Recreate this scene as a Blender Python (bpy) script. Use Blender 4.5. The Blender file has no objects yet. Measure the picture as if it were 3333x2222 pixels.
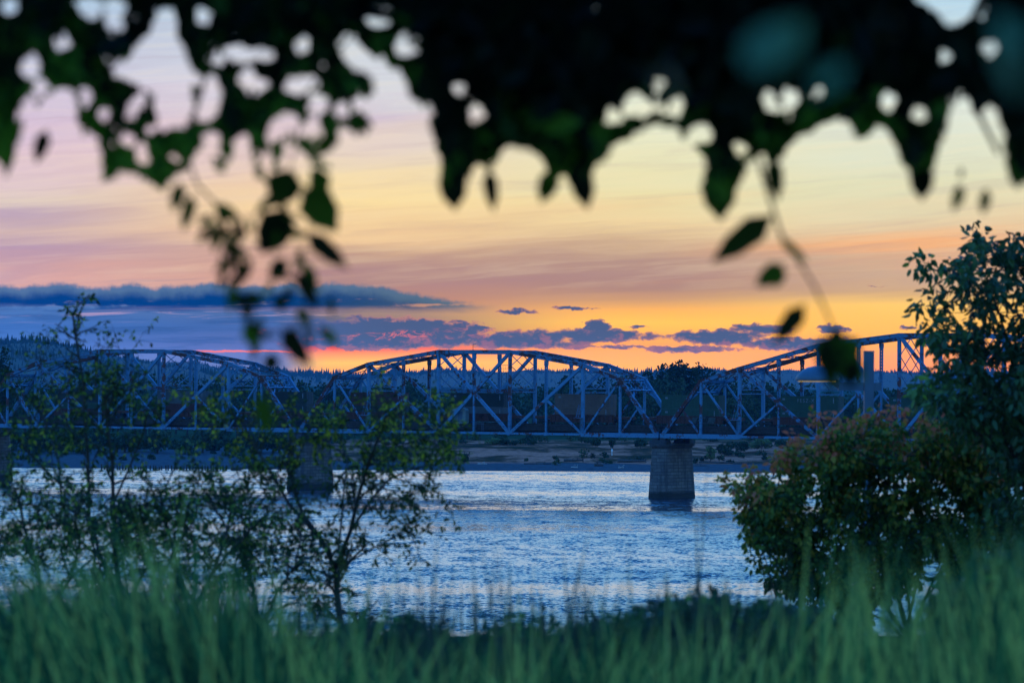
import bpy, math, random
import numpy as np
from mathutils import Vector, Matrix
R = math.radians
random.seed(7); rng = np.random.default_rng(7)
scene = bpy.context.scene
col = scene.collection

# ------------------------------------------------------------------ camera
F = 12500.0; CX, CY = 1666.5, 1111.0        # focal length and centre in photo pixels
CAMZ = 21.7; ROLL = 0.0065; PITCH = 0.01
cf = Vector((0, math.cos(PITCH), math.sin(PITCH)))
cr = Vector((1, 0, ROLL)).normalized()
cu = cr.cross(cf).normalized(); cf = cu.cross(cr).normalized()
cam_d = bpy.data.cameras.new('camera'); cam = bpy.data.objects.new('camera', cam_d); col.objects.link(cam)
M = Matrix((( cr.x, cu.x, -cf.x, 0), (cr.y, cu.y, -cf.y, 0), (cr.z, cu.z, -cf.z, CAMZ), (0, 0, 0, 1)))
cam.matrix_world = M
cam_d.lens = 135.0; cam_d.sensor_width = 36.0; cam_d.clip_start = 0.5; cam_d.clip_end = 60000
cam_d.dof.use_dof = True; cam_d.dof.focus_distance = 740; cam_d.dof.aperture_fstop = 3.6
cam_d.dof.aperture_blades = 0
scene.camera = cam
scene.view_settings.view_transform = 'Standard'; scene.view_settings.look = 'None'
scene.view_settings.exposure = 0.0; scene.view_settings.gamma = 1.0

def at(px, py, Y):
    """world point seen at photo pixel (px, py) lying at distance Y along +Y"""
    d = cf + cr*((px-CX)/F) + cu*((CY-py)/F)
    k = Y/d.y
    return Vector((d.x*k, Y, CAMZ + d.z*k))
def lin(c):
    return tuple(((v/255)/12.92 if v/255 <= .04045 else ((v/255+.055)/1.055)**2.4) for v in c) + (1.0,)

# ------------------------------------------------------------------ node helper
class NT:
    def __init__(s, tree):
        s.t = tree; s.n = tree.nodes; s.l = tree.links
        for x in list(s.n): s.n.remove(x)
    def new(s, typ, **kw):
        n = s.n.new(typ)
        for k, v in kw.items(): setattr(n, k, v)
        return n
    def put(s, sock, v):
        if isinstance(v, V): s.l.new(v.s, sock)
        elif isinstance(v, bpy.types.NodeSocket): s.l.new(v, sock)
        else: sock.default_value = v
    def m(s, op, a, b=None, c=None, clamp=False):
        n = s.new('ShaderNodeMath', operation=op); n.use_clamp = clamp
        s.put(n.inputs[0], a)
        if b is not None: s.put(n.inputs[1], b)
        if c is not None: s.put(n.inputs[2], c)
        return V(s, n.outputs[0])
    def sm(s, v, a, b, t0=0.0, t1=1.0):
        n = s.new('ShaderNodeMapRange', interpolation_type='SMOOTHSTEP')
        s.put(n.inputs[0], v); s.put(n.inputs[1], a); s.put(n.inputs[2], b); s.put(n.inputs[3], t0); s.put(n.inputs[4], t1)
        return V(s, n.outputs[0])
    def xyz(s, a, b, c):
        n = s.new('ShaderNodeCombineXYZ'); s.put(n.inputs[0], a); s.put(n.inputs[1], b); s.put(n.inputs[2], c)
        return V(s, n.outputs[0])
    def noise(s, vec, scale=1.0, detail=4.0, rough=.55, dist=0.0):
        n = s.new('ShaderNodeTexNoise'); n.noise_dimensions = '3D'
        if vec is not None: s.put(n.inputs['Vector'], vec)
        n.inputs['Scale'].default_value = scale; n.inputs['Detail'].default_value = detail
        n.inputs['Roughness'].default_value = rough; n.inputs['Distortion'].default_value = dist
        return V(s, n.outputs[0])
    def ramp(s, fac, stops, interp='LINEAR'):
        n = s.new('ShaderNodeValToRGB'); n.color_ramp.interpolation = interp
        e = n.color_ramp.elements
        while len(e) > 1: e.remove(e[-1])
        e[0].position = stops[0][0]; e[0].color = stops[0][1]
        for p, c in stops[1:]:
            x = e.new(p); x.color = c
        s.put(n.inputs[0], fac); return V(s, n.outputs[0])
    def mix(s, f, a, b, blend='MIX'):
        n = s.new('ShaderNodeMix', data_type='RGBA', blend_type=blend); n.clamp_factor = True
        s.put(n.inputs[0], f); s.put(n.inputs[6], a); s.put(n.inputs[7], b)
        return V(s, n.outputs[2])
class V:
    def __init__(s, nt, so): s.nt = nt; s.s = so
    def __add__(s, o): return s.nt.m('ADD', s, o)
    def __radd__(s, o): return s.nt.m('ADD', o, s)
    def __sub__(s, o): return s.nt.m('SUBTRACT', s, o)
    def __rsub__(s, o): return s.nt.m('SUBTRACT', o, s)
    def __mul__(s, o): return s.nt.m('MULTIPLY', s, o)
    def __rmul__(s, o): return s.nt.m('MULTIPLY', o, s)
    def __truediv__(s, o): return s.nt.m('DIVIDE', s, o)
    def max(s, o): return s.nt.m('MAXIMUM', s, o)
    def min(s, o): return s.nt.m('MINIMUM', s, o)

# ------------------------------------------------------------------ world: dusk sky
world = bpy.data.worlds.new("World"); scene.world = world; world.use_nodes = True
w = NT(world.node_tree)
tc = w.new('ShaderNodeTexCoord'); sp = w.new('ShaderNodeSeparateXYZ'); w.l.new(tc.outputs['Generated'], sp.inputs[0])
X, Y_, Z = (V(w, sp.outputs[i]) for i in range(3))
Yc = Y_.max(0.05)
az = (X/Yc)*F + CX                       # azimuth, in units of 1/12500 rad
el = 1236.0 - (Z/Yc)*F + (az-CX)*ROLL    # elevation, same units, growing downwards
st = w.xyz(az*(1/1500), (el + az*0.05)*(1/110), 0.0)
n1 = w.noise(st, 1.0, 5, .55, .4)
fade = w.sm(el, 1000, 900)
elw = el + (n1 - .5)*(fade*260 + 10)
def ramp_v(stops):
    return w.ramp((elw + 100)*(1/1400), [((v+100)/1400, lin(c)) for v, c in stops])
rA = ramp_v([(0,(172,192,216)),(250,(205,203,222)),(400,(216,194,214)),(520,(226,198,208)),(620,(224,204,190)),(700,(190,164,182)),(760,(212,182,174)),(820,(184,152,174)),(880,(200,158,164)),(930,(222,168,156)),(1000,(78,118,176)),(1060,(62,106,174)),(1130,(74,114,182)),(1180,(98,126,184)),(1230,(100,125,185))])
rB = ramp_v([(0,(190,206,220)),(280,(216,212,222)),(400,(220,198,208)),(520,(230,205,200)),(620,(238,206,178)),(690,(246,214,168)),(760,(236,198,162)),(820,(214,174,154)),(880,(210,166,150)),(930,(214,164,146)),(1000,(84,110,162)),(1060,(70,102,166)),(1125,(94,108,168)),(1150,(108,122,182)),(1180,(104,118,172)),(1230,(110,125,180))])
rC = ramp_v([(0,(200,214,220)),(300,(216,216,222)),(370,(212,196,212)),(450,(230,212,206)),(560,(238,218,190)),(650,(252,226,170)),(760,(240,202,158)),(830,(206,168,142)),(900,(178,138,134)),(980,(184,132,128)),(1015,(158,132,150)),(1080,(112,108,158)),(1118,(150,100,130)),(1132,(240,84,40)),(1146,(255,140,20)),(1180,(255,196,50)),(1230,(255,160,40))])
rD = ramp_v([(0,(206,220,222)),(400,(232,236,208)),(600,(236,226,180)),(690,(240,214,166)),(760,(214,182,148)),(850,(186,150,134)),(930,(176,136,128)),(975,(206,156,122)),(1010,(248,182,96)),(1050,(255,198,84)),(1120,(250,166,62)),(1200,(255,182,54))])
rE = ramp_v([(0,(184,212,226)),(300,(224,236,228)),(600,(226,226,196)),(740,(232,206,170)),(810,(246,182,128)),(840,(226,176,140)),(880,(208,174,146)),(930,(208,170,136)),(990,(250,204,116)),(1080,(246,188,108)),(1150,(252,164,76)),(1200,(252,156,64))])
base = w.mix(w.sm(az, 0, 850), rA, rB)
base = w.mix(w.sm(az + (n1-.5)*200, 880, 1060), base, rC)
base = w.mix(w.sm(az, 1200, 2050), base, rD)
base = w.mix(w.sm(az, 2050, 2900), base, rE)
# fine cirrus streaks
st2 = w.xyz(az*(1/620), (el + az*0.07 + (n1-.5)*120)*(1/34), 3.0)
n2 = w.noise(st2, 1.0, 4, .6, .3)
base = w.mix((n2 - .48)*fade*0.8, base, lin((255, 236, 200)))
base = w.mix((.49 - n2)*fade*0.85, base, lin((168, 132, 146)))
# puffy noise for clouds
pc = w.xyz(az*(1/62), el*(1/34), 1.0)
n3 = w.noise(pc, 1.0, 6, .62, .25)
pc2 = w.xyz(az*(1/240), el*(1/60), 5.0)
n4 = w.noise(pc2, 1.0, 4, .55, .3)
# long dark blue cloud bank on the left
top = w.sm(az, 1150, 1600, 926, 990) + (w.noise(w.xyz(az*(1/130), el*(1/300), 9.0), 1.0, 5, .65) - .5)*60 + (n3-.5)*26
bot = 1008 + (n4 - .5)*34 + w.sm(az, 0, 300, -6, 0)
mk = w.sm(el - top, -7, 13) * w.sm(bot - el, -18, 18) * w.sm(az, 1640, 1480)
tt = w.sm(el - top + (n3-.5)*50, 10, 52)
bank = w.mix(tt, lin((82, 112, 150)), lin((2, 56, 122)))
bank = w.mix(w.sm(az, 900, 1500)*.5, bank, lin((84, 100, 140)))
lay = w.noise(w.xyz(az*(1/420), (el+az*.015)*(1/26), 15.0), 1.0, 5, .6, .5)
lm = w.sm(lay, .46, .64)*w.sm(el, 1000, 1030)*w.sm(el, 1150, 1120)*w.sm(az, 1500, 1000)
base = w.mix(lm*.6, base, lin((48, 84, 142)))
bank = w.mix(w.sm(el, 990, 1008)*w.sm(lay, .42, .6)*.45, bank, lin((150, 128, 160)))
mk = mk*w.sm(lay + n3*.5 + w.sm(el, 985, 950)*.3, .52, .72)
sky = w.mix(mk, base, bank)
# pale and pink wisps under the bank
wi = w.noise(w.xyz(az*(1/260), (el+az*.02)*(1/14), 2.0), 1.0, 5, .65, .6)
wm = w.sm(wi, .54, .72) * w.sm(el, 1004, 1018) * w.sm(el, 1060, 1028) * w.sm(az, 1500, 1200)
sky = w.mix(wm*.8, sky, lin((190, 158, 190)))
# cloud clumps low over the hills
ell = [(1330,1052,200,16,.9),(1230,1086,330,46,1.35),(1130,1108,180,26,.9),(1430,1112,260,24,.9),(1700,1108,240,30,1.0),(1945,1066,42,30,1.1),(1890,1092,270,24,1.0),(2075,1063,50,9,.8),
       (2340,1098,190,26,1.0),(2480,1068,110,20,.9),(2240,1136,170,14,.8),(2600,1118,220,24,1.0),(1680,1013,80,11,.9),(1860,1003,90,7,.8),(1565,1068,42,14,.9),
       (2700,1070,60,15,.9),(2960,1067,42,9,.7),(2010,1130,240,10,.6),(2860,930,40,3,.4),(1480,1048,120,12,.6)]
nw = w.noise(w.xyz(az*(1/48), el*(1/26), 21.0), 1.0, 4, .6); nw2 = w.noise(w.xyz(az*(1/48), el*(1/26), 33.0), 1.0, 4, .6)
azw = az + (nw-.5)*110; elw2 = el + (nw2-.5)*34
mm = None
for (x0, y0, a, b, g) in ell:
    dx = (azw - x0)*(1/a); dy = (elw2 - y0)*(1/b)
    d = g*1.15 - (dx*dx + dy*dy)
    mm = d if mm is None else mm.max(d)
mm = mm.max(-3.0) + (n3 - .5)*2.7 + (n4 - .5)*1.0
cmk = w.sm(mm, 0.0, .45)
flat = w.sm(el, 1140, 1080)
inner = w.mix(w.sm(mm, .1, .8), lin((196, 128, 112)), lin((74, 88, 132)))
inner = w.mix(w.sm(az, 1350, 1000), inner, lin((72, 92, 146)))
inner = w.mix(w.sm(n3 + (el-1090)*.002, .54, .68)*.35, inner, lin((206, 116, 118)))
sky = w.mix(cmk, sky, inner)
# glowing coral edges
rg = w.noise(w.xyz(az*(1/110), el*(1/30), 12.0), 1.0, 5, .6, 1.2)
edge = w.sm(w.m('ABSOLUTE', rg - .5), .045, .0)*w.sm(n4, .46, .60) * w.sm(az, 960, 1060) * w.sm(az, 1750, 1500) * w.sm(el, 1062, 1078) * w.sm(el, 1112, 1098)
sky = w.mix(edge*.6, sky, lin((252, 118, 104)))
ln = w.sm(w.m('ABSOLUTE', el - 1143 - (n3-.5)*16), 5, 0.5) * w.sm(az, 600, 680) * w.sm(az, 1020, 940)
sky = w.mix(ln, sky, lin((255, 120, 84)))
# the higher sky (above the picture): bright pale band going to a deep dusk blue overhead
hi = w.ramp(w.m('ARCSINE', Z.min(1.0).max(-1.0)) * (1/1.5708), [
    (0.0, (.26, .44, .66, 1)), (.06, (.42, .72, .95, 1)), (.12, (.30, .72, 1.1, 1)), (.19, (.13, .54, 1.12, 1)), (.30, (.05, .36, 1.15, 1)), (.6, (.035, .30, 1.15, 1)), (1.0, (.03, .28, 1.15, 1))])
HZD = 4e-5
himul = w.sm(Z, .05, .45, 1.0, 1.35)
sky = w.mix(w.sm(el, 880, 1150)*w.sm(az, 850, 1200)*(1.0-cmk*.7), sky, (1.22, 1.08, .10, 1), 'MULTIPLY')
sky = w.mix(w.sm(az, -300, 1200)*w.sm(el, 200, 700), sky, (1.0, .97, .84, 1), 'MULTIPLY')
hlen = w.m('DIVIDE', 73.0, (Z/Yc).max(.0076))
airgain = w.m('EXPONENT', hlen*(HZD*1.0), None)
sk2 = w.new('ShaderNodeVectorMath', operation='SCALE'); w.put(sk2.inputs[0], sky); w.put(sk2.inputs['Scale'], airgain)
hi2 = w.new('ShaderNodeVectorMath', operation='SCALE'); w.put(hi2.inputs[0], hi); w.put(hi2.inputs['Scale'], himul)
back = w.ramp(w.m('ARCSINE', Z.min(1.0).max(-1.0)) * (1/1.5708), [
    (0.0, (.03, .24, .80, 1)), (.2, (.03, .40, 1.4, 1)), (.5, (.03, .44, 1.6, 1)), (1.0, (.03, .42, 1.5, 1))])
hi = w.mix(w.sm(Y_, .55, .97), back, hi)
front = w.sm(Y_, .78, .975) * w.sm(Z, .125, .085)
full = w.mix(front, V(w, hi2.outputs[0]), V(w, sk2.outputs[0]))
bg = w.new('ShaderNodeBackground'); w.put(bg.inputs[0], full); bg.inputs[1].default_value = 1.0
wo = w.new('ShaderNodeOutputWorld'); w.l.new(bg.outputs[0], wo.inputs[0])
world.cycles.sampling_method = 'MANUAL'; world.cycles.sample_map_resolution = 512

# sun, just above the hills behind the bridge
sd = bpy.data.lights.new('sun', 'SUN'); sd.energy = 0.03; sd.angle = R(20); sd.color = (1, .5, .22)
so = bpy.data.objects.new('sun', sd); col.objects.link(so)
sdir = Vector((-.045, 1, .03)).normalized()       # towards the sun
so.rotation_euler = sdir.to_track_quat('Z', 'Y').to_euler()

# ------------------------------------------------------------------ objects helpers
def tag(o, label=None, cat=None, group=None, kind=None):
    if label: o['label'] = label
    if cat: o['category'] = cat
    if group: o['group'] = group
    if kind: o['kind'] = kind
    return o
def empty(name, loc=(0,0,0), rz=0, **kw):
    o = bpy.data.objects.new(name, None); col.objects.link(o); o.location = loc; o.rotation_euler = (0,0,rz)
    o.empty_display_size = .5
    return tag(o, **kw)
class MB:
    def __init__(s): s.v = []; s.f = []; s.n = 0; s.a = []
    def add(s, verts, faces):
        k = s.n; s.v.extend(tuple(p) for p in verts); s.f.extend(tuple(i+k for i in f) for f in faces); s.n += len(verts)
    def box(s, c, d):
        x, y, z = c; a, b, h = d[0]/2, d[1]/2, d[2]/2
        s.add([(x-a,y-b,z-h),(x+a,y-b,z-h),(x+a,y+b,z-h),(x-a,y+b,z-h),(x-a,y-b,z+h),(x+a,y-b,z+h),(x+a,y+b,z+h),(x-a,y+b,z+h)],
              [(3,2,1,0),(4,5,6,7),(0,1,5,4),(1,2,6,5),(2,3,7,6),(3,0,4,7)])
    def bar(s, p, q, wd, ht, up=(0,0,1), ext=0.0):
        p = Vector(p); q = Vector(q); d = (q-p).normalized(); p = p - d*ext; q = q + d*ext
        u = Vector(up); r = d.cross(u)
        if r.length < 1e-4: r = d.cross(Vector((0,1,0)))
        r.normalize(); u = r.cross(d).normalized(); r = r*(wd/2); u = u*(ht/2)
        s.add([p-r-u,p+r-u,p+r+u,p-r+u,q-r-u,q+r-u,q+r+u,q-r+u], [(0,1,2,3),(7,6,5,4),(0,4,5,1),(1,5,6,2),(2,6,7,3),(3,7,4,0)])
    def tube(s, pts, rad, n=7):
        pts = [Vector(p) for p in pts]; k = s.n; rings = []
        for i, p in enumerate(pts):
            d = (pts[min(i+1, len(pts)-1)] - pts[max(i-1, 0)]).normalized()
            a = d.cross(Vector((0,1,0.01))) if abs(d.y) < .9 else d.cross(Vector((1,0,0)))
            a.normalize(); b = d.cross(a); rr = rad[i] if hasattr(rad, '__len__') else rad
            rings.append([p + a*(rr*math.cos(2*math.pi*j/n)) + b*(rr*math.sin(2*math.pi*j/n)) for j in range(n)])
        vs = [v for r_ in rings for v in r_]; fs = []
        for i in range(len(pts)-1):
            for j in range(n): fs.append((i*n+j, i*n+(j+1)%n, (i+1)*n+(j+1)%n, (i+1)*n+j))
        fs.append(tuple(range(n))[::-1]); fs.append(tuple((len(pts)-1)*n+j for j in range(n)))
        s.add(vs, fs)
    def lathe(s, c, prof, n=16, sx=1, sy=1):
        vs = []; fs = []
        for r_, z in prof:
            for j in range(n): vs.append((c[0]+sx*r_*math.cos(2*math.pi*j/n), c[1]+sy*r_*math.sin(2*math.pi*j/n), c[2]+z))
        for i in range(len(prof)-1):
            for j in range(n): fs.append((i*n+j, i*n+(j+1)%n, (i+1)*n+(j+1)%n, (i+1)*n+j))
        fs.append(tuple(range(n))[::-1]); fs.append(tuple((len(prof)-1)*n+j for j in range(n)))
        s.add(vs, fs)
    def build(s, name, mat, parent=None, smooth=False, **kw):
        me = bpy.data.meshes.new(name); me.from_pydata(s.v, [], s.f); me.update()
        me.materials.append(mat)
        if smooth: me.polygons.foreach_set('use_smooth', [True]*len(me.polygons))
        o = bpy.data.objects.new(name, me); col.objects.link(o)
        if parent: o.parent = parent
        return tag(o, **kw)
def npmesh(name, V_, Fq, mat, parent=None, attr=None, smooth=False, **kw):
    """quad mesh straight from numpy arrays"""
    me = bpy.data.meshes.new(name); V_ = np.asarray(V_, dtype=np.float32); Fq = np.asarray(Fq, dtype=np.int32)
    nf, k = Fq.shape
    me.vertices.add(len(V_)); me.vertices.foreach_set('co', V_.ravel())
    me.loops.add(nf*k); me.loops.foreach_set('vertex_index', Fq.ravel())
    me.polygons.add(nf); me.polygons.foreach_set('loop_start', np.arange(0, nf*k, k, dtype=np.int32))
    if smooth: me.polygons.foreach_set('use_smooth', np.ones(nf, dtype=bool))
    me.update(calc_edges=True)
    if attr is not None:
        a = me.attributes.new('tone', 'FLOAT', 'POINT'); a.data.foreach_set('value', np.asarray(attr, dtype=np.float32))
    me.materials.append(mat); me.validate()
    o = bpy.data.objects.new(name, me); col.objects.link(o)
    if parent: o.parent = parent
    return tag(o, **kw)

# ------------------------------------------------------------------ materials
def mat_new(name):
    m = bpy.data.materials.new(name); m.use_nodes = True; return m, NT(m.node_tree)
def simple(name, c, rough=.7, var=.25, scale=2.0, c2=None, metal=0, bump=0.0, coord='Object', stretch=(1,1,1), spec=.4):
    m, t = mat_new(name)
    tcn = t.new('ShaderNodeTexCoord'); mp = t.new('ShaderNodeMapping'); t.l.new(tcn.outputs[coord], mp.inputs[0]); mp.inputs['Scale'].default_value = stretch
    n = t.noise(mp.outputs[0], scale, 6, .62)
    a = tuple(v*(1-var) for v in c); b = c2 if c2 else tuple(min(1, v*(1+var)) for v in c)
    colr = t.ramp(n, [(.35, (*a, 1)), (.65, (*b, 1))])
    p = t.new('ShaderNodeBsdfPrincipled'); t.put(p.inputs['Base Color'], colr); p.inputs['Roughness'].default_value = rough; p.inputs['Metallic'].default_value = metal
    p.inputs['Specular IOR Level'].default_value = spec
    if bump:
        bn = t.new('ShaderNodeBump'); bn.inputs['Strength'].default_value = bump; bn.inputs['Distance'].default_value = .1; t.put(bn.inputs['Height'], n); t.l.new(bn.outputs[0], p.inputs['Normal'])
    o = t.new('ShaderNodeOutputMaterial'); t.l.new(p.outputs[0], o.inputs[0])
    return m
def steel(name, paint, rustiness, rust=(.10,.028,.022)):
    m, t = mat_new(name)
    tcn = t.new('ShaderNodeTexCoord')
    n = t.noise(tcn.outputs['Object'], .9, 8, .7, .3); nb = t.noise(tcn.outputs['Object'], .16, 3, .5)
    n_d = t.noise(tcn.outputs['Object'], 3.0, 5, .6)
    f = t.sm(n + (nb-.5)*.7 + (n_d-.5)*.25, .66-rustiness, .72-rustiness)
    pc_ = t.ramp(n_d, [(.3, (*[v*.72 for v in paint], 1)), (.7, (*paint, 1))])
    rc = t.ramp(n, [(.4, (*[v*.5 for v in rust], 1)), (.7, (*rust, 1))])
    c = t.mix(f, pc_, rc)
    p = t.new('ShaderNodeBsdfPrincipled'); t.put(p.inputs['Base Color'], c); p.inputs['Roughness'].default_value = .62; p.inputs['Specular IOR Level'].default_value = .3
    o = t.new('ShaderNodeOutputMaterial'); t.l.new(p.outputs[0], o.inputs[0])
    return m
def leafmat(name, stops, trans=.35, rough=.6):
    m, t = mat_new(name)
    at_ = t.new('ShaderNodeAttribute'); at_.attribute_name = 'tone'
    c = t.ramp(V(t, at_.outputs['Fac']), [(p, (*c_, 1)) for p, c_ in stops])
    p = t.new('ShaderNodeBsdfPrincipled'); t.put(p.inputs['Base Color'], c); p.inputs['Roughness'].default_value = rough; p.inputs['Specular IOR Level'].default_value = .25
    tr = t.new('ShaderNodeBsdfTranslucent'); t.put(tr.inputs[0], c)
    mx = t.new('ShaderNodeMixShader'); mx.inputs[0].default_value = trans
    t.l.new(p.outputs[0], mx.inputs[1]); t.l.new(tr.outputs[0], mx.inputs[2])
    o = t.new('ShaderNodeOutputMaterial'); t.l.new(mx.outputs[0], o.inputs[0])
    return m
M_ = {}
M_['paint'] = steel('bridge paint', (.06,.21,.36), .10)
M_['paint_rusty'] = steel('rusty bridge paint', (.055,.18,.31), .17)
M_['dark_steel'] = simple('dark steel', (.028,.028,.03), .8, .4)
M_['ballast'] = simple('deck timber', (.03,.026,.024), .9, .4)
M_['bark'] = simple('bark', (.035,.03,.024), .9, .3, 12)
M_['car'] = steel('well car', (.09,.03,.022), .08, (.04,.016,.012))
M_['black'] = simple('black', (.012,.012,.013), .7, .3)
M_['white'] = simple('white', (.7,.7,.7), .6, .1)
M_['lampgrey'] = simple('lamp paint', (.05,.10,.15), .45, .08, 4)
M_['wood'] = simple('weathered wood', (.06,.05,.045), .9, .4, 3)
M_['palewood'] = simple('pale driftwood', (.42,.38,.34), .9, .25, 3)

# ------------------------------------------------------------------ water
m, t = mat_new('river water')
g = t.new('ShaderNodeNewGeometry'); spn = t.new('ShaderNodeSeparateXYZ'); t.l.new(g.outputs['Position'], spn.inputs[0])
gx, gy = V(t, spn.outputs[0]), V(t, spn.outputs[1])
nA = t.noise(t.xyz(gx*1.7, gy*.62, 0.0), 1.0, 4, .62, .3)
nB = t.noise(t.xyz(gx*.3, gy*.12, 4.0), 1.0, 3, .55, .3)
nX = t.noise(t.xyz(gx*.6, gy*.3, 11.0), 1.0, 3, .55, .2)
nC = t.noise(t.xyz(gx*.004 , gy*.024, 7.0), 1.0, 3, .5, .4)
rough = t.sm(nC, .34, .62, .42, 1.2)
f_ = t.sm((nA - .5)*1.0 + (nB - .5)*.6, -.15, .20)          # wave faces towards the near bank
sy = (f_*f_*f_*.36 + .06)*rough
nrm = t.new('ShaderNodeVectorMath', operation='NORMALIZE'); t.put(nrm.inputs[0], t.xyz((nX - .5)*.35*rough, sy*-1.0, 1.0))
bn = nrm
p = t.new('ShaderNodeBsdfPrincipled'); p.inputs['Base Color'].default_value = (.004,.014,.026,1); p.inputs['Roughness'].default_value = .12
p.inputs['IOR'].default_value = 1.45; t.l.new(bn.outputs[0], p.inputs['Normal'])
o = t.new('ShaderNodeOutputMaterial'); t.l.new(p.outputs[0], o.inputs[0]); M_['water'] = m
wb = MB(); wb.add([(-5000,70,0),(5000,70,0),(5000,960,0),(-5000,960,0)], [(0,1,2,3)])
wb.build('river_water', M_['water'], kind='structure', label='rippled blue river reflecting the dusk sky')

# ------------------------------------------------------------------ terrain
def interp(x, tab): return float(np.interp(x, [a for a, b in tab], [b for a, b in tab]))
def grid(name, xs, ys, zf, mat, **kw):
    xs = np.array(xs, float); ys = np.array(ys, float); GX, GY = np.meshgrid(xs, ys); Z_ = zf(GX, GY)
    n = len(xs); Vv = np.stack([GX, GY, Z_], -1).reshape(-1, 3)
    i = np.arange((len(ys)-1)*n).reshape(-1, n)[:, :-1].ravel()
    return npmesh(name, Vv, np.stack([i, i+1, i+n+1, i+n], 1), mat, smooth=True, **kw)
def snoise(x, y, s=1.0, seed=0):
    r_ = np.random.default_rng(seed); out = 0*x
    for k in range(7):
        a = r_.uniform(0, 6.28); f = s*(1.6**k)*r_.uniform(.7, 1.3); out = out + np.sin((x*math.cos(a)+y*math.sin(a))*f + r_.uniform(0, 6.28))/(1.5**k)
    return out/2.5
# near bank
nb_y = [(-40,20.3),(0,20.1),(10,19.9),(15,19.65),(30,18.9),(48,18.2),(60,17.72),(63,17.5),(70,15),(90,8),(115,-1),(140,-4)]
def znear(x, y): return np.interp(y, [a for a,_ in nb_y], [b for _,b in nb_y]) + snoise(x, y, .5, 3)*.06
m, t = mat_new('near bank turf')
tcn = t.new('ShaderNodeTexCoord'); n = t.noise(tcn.outputs['Object'], 3.0, 6, .65); n_b = t.noise(tcn.outputs['Object'], .35, 3, .5)
c = t.ramp(n + (n_b-.5)*.5, [(.3, (.012,.035,.012,1)), (.55, (.03,.085,.025,1)), (.8, (.07,.12,.03,1))])
p = t.new('ShaderNodeBsdfDiffuse'); t.put(p.inputs[0], c); o = t.new('ShaderNodeOutputMaterial'); t.l.new(p.outputs[0], o.inputs[0]); M_['turf'] = m
grid('near_bank', np.linspace(-60, 60, 100), np.concatenate([np.linspace(-40,0,5), np.linspace(2,62,60), np.linspace(63,140,30)]), znear, M_['turf'], kind='structure', label='dark green grassy bank falling to the river')
# far shore
fb_y = [(905,-1.2),(914,-.05),(922,.35),(945,.95),(965,1.6),(990,3.0),(1010,3.9),(1060,4.4),(1150,6.0),(1500,6.5),(3000,8),(9000,10),(12500,10)]
def zfar(x, y):
    b = np.interp(y, [a for a,_ in fb_y], [b for _,b in fb_y])
    k = np.clip((y-935)/60, 0, 1)
    left = np.clip((-x-40)/30, 0, 1)            # lower, muddier shore on the left
    return b - left*np.clip((y-950)/40,0,1)*1.2*(y<1200) + snoise(x, y, .045, 5)*.75*k*(y<2000) + snoise(x, y, .3, 6)*.12*k*(y<1300)
m, t = mat_new('far shore')
g = t.new('ShaderNodeNewGeometry'); spn = t.new('ShaderNodeSeparateXYZ'); t.l.new(g.outputs['Position'], spn.inputs[0])
gx, gy, gz = (V(t, spn.outputs[i]) for i in range(3))
n = t.noise(t.xyz(gx*.045, gy*.035, 0.0), 1.0, 6, .65); n_f = t.noise(t.xyz(gx*.5, gy*.5, 2.0), 1.0, 4, .6)
sand = t.ramp(n + (n_f-.5)*.25, [(.38, (.035,.035,.02,1)), (.47, (.12,.055,.03,1)), (.57, (.58,.19,.12,1)), (.66, (.22,.085,.05,1))])
mud = t.ramp(n_f, [(.35, (.055,.06,.07,1)), (.7, (.10,.105,.11,1))])
c = t.mix(t.sm(gz + (n-.5)*.9, 1.0, 1.35), mud, sand)
c = t.mix(t.sm(gx, -42, -60), c, mud); c = t.mix(t.sm(gy, 1060, 1100), c, (.04,.06,.03,1))
p = t.new('ShaderNodeBsdfDiffuse'); t.put(p.inputs[0], c); o = t.new('ShaderNodeOutputMaterial'); t.l.new(p.outputs[0], o.inputs[0]); M_['shore'] = m
grid('far_shore', np.concatenate([np.linspace(-4000,-220,12), np.linspace(-200,240,180), np.linspace(260,4000,12)]),
     np.concatenate([np.linspace(905,1160,90), [1250,1500,2500,5000,8000,12500]]), zfar, M_['shore'], kind='structure', label='flat far shore of mud and dry grass')

# ------------------------------------------------------------------ leaves
def leaf_arrays(P, D, N, L, W, fold=.12, droop=.15):
    """P base points, D direction, N normal (n,3); L, W arrays -> verts, quads"""
    P = np.asarray(P); D = D/np.linalg.norm(D, axis=1, keepdims=True)
    S = np.cross(D, N); S /= (np.linalg.norm(S, axis=1, keepdims=True)+1e-9); N = np.cross(S, D)
    L = np.asarray(L)[:, None]; W = np.asarray(W)[:, None]
    pts = [(0,0,0), (.28,-.46,fold), (.66,-.38,fold), (1,0,-droop), (.66,.38,fold), (.28,.46,fold)]
    Vv = np.stack([P + D*L*a + S*W*b + N*W*c for a, b, c in pts], 1).reshape(-1, 3)
    k = np.arange(len(P))[:, None]*6
    Fq = np.concatenate([k + np.array([[0,1,2,3]]), k + np.array([[0,3,4,5]])], 0)
    return Vv, Fq
def unit(n): 
    v = rng.normal(size=(n, 3)); return v/np.linalg.norm(v, axis=1, keepdims=True)
def foliage(name, P, L, Wr, mat, parent=None, droop=(0,0,-.6), dirs=None, tone=None, spread=1.0, **kw):
    P = np.asarray(P); n = len(P); D = unit(n)*spread + np.array(droop) if dirs is None else dirs
    Ls = L*rng.uniform(.65, 1.25, n); Vv, Fq = leaf_arrays(P, D, unit(n), Ls, Ls*Wr*rng.uniform(.8,1.15,n))
    tn = rng.uniform(0, 1, n) if tone is None else tone
    return npmesh(name, Vv, Fq, mat, parent, attr=np.repeat(tn, 6), **kw)
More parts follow.
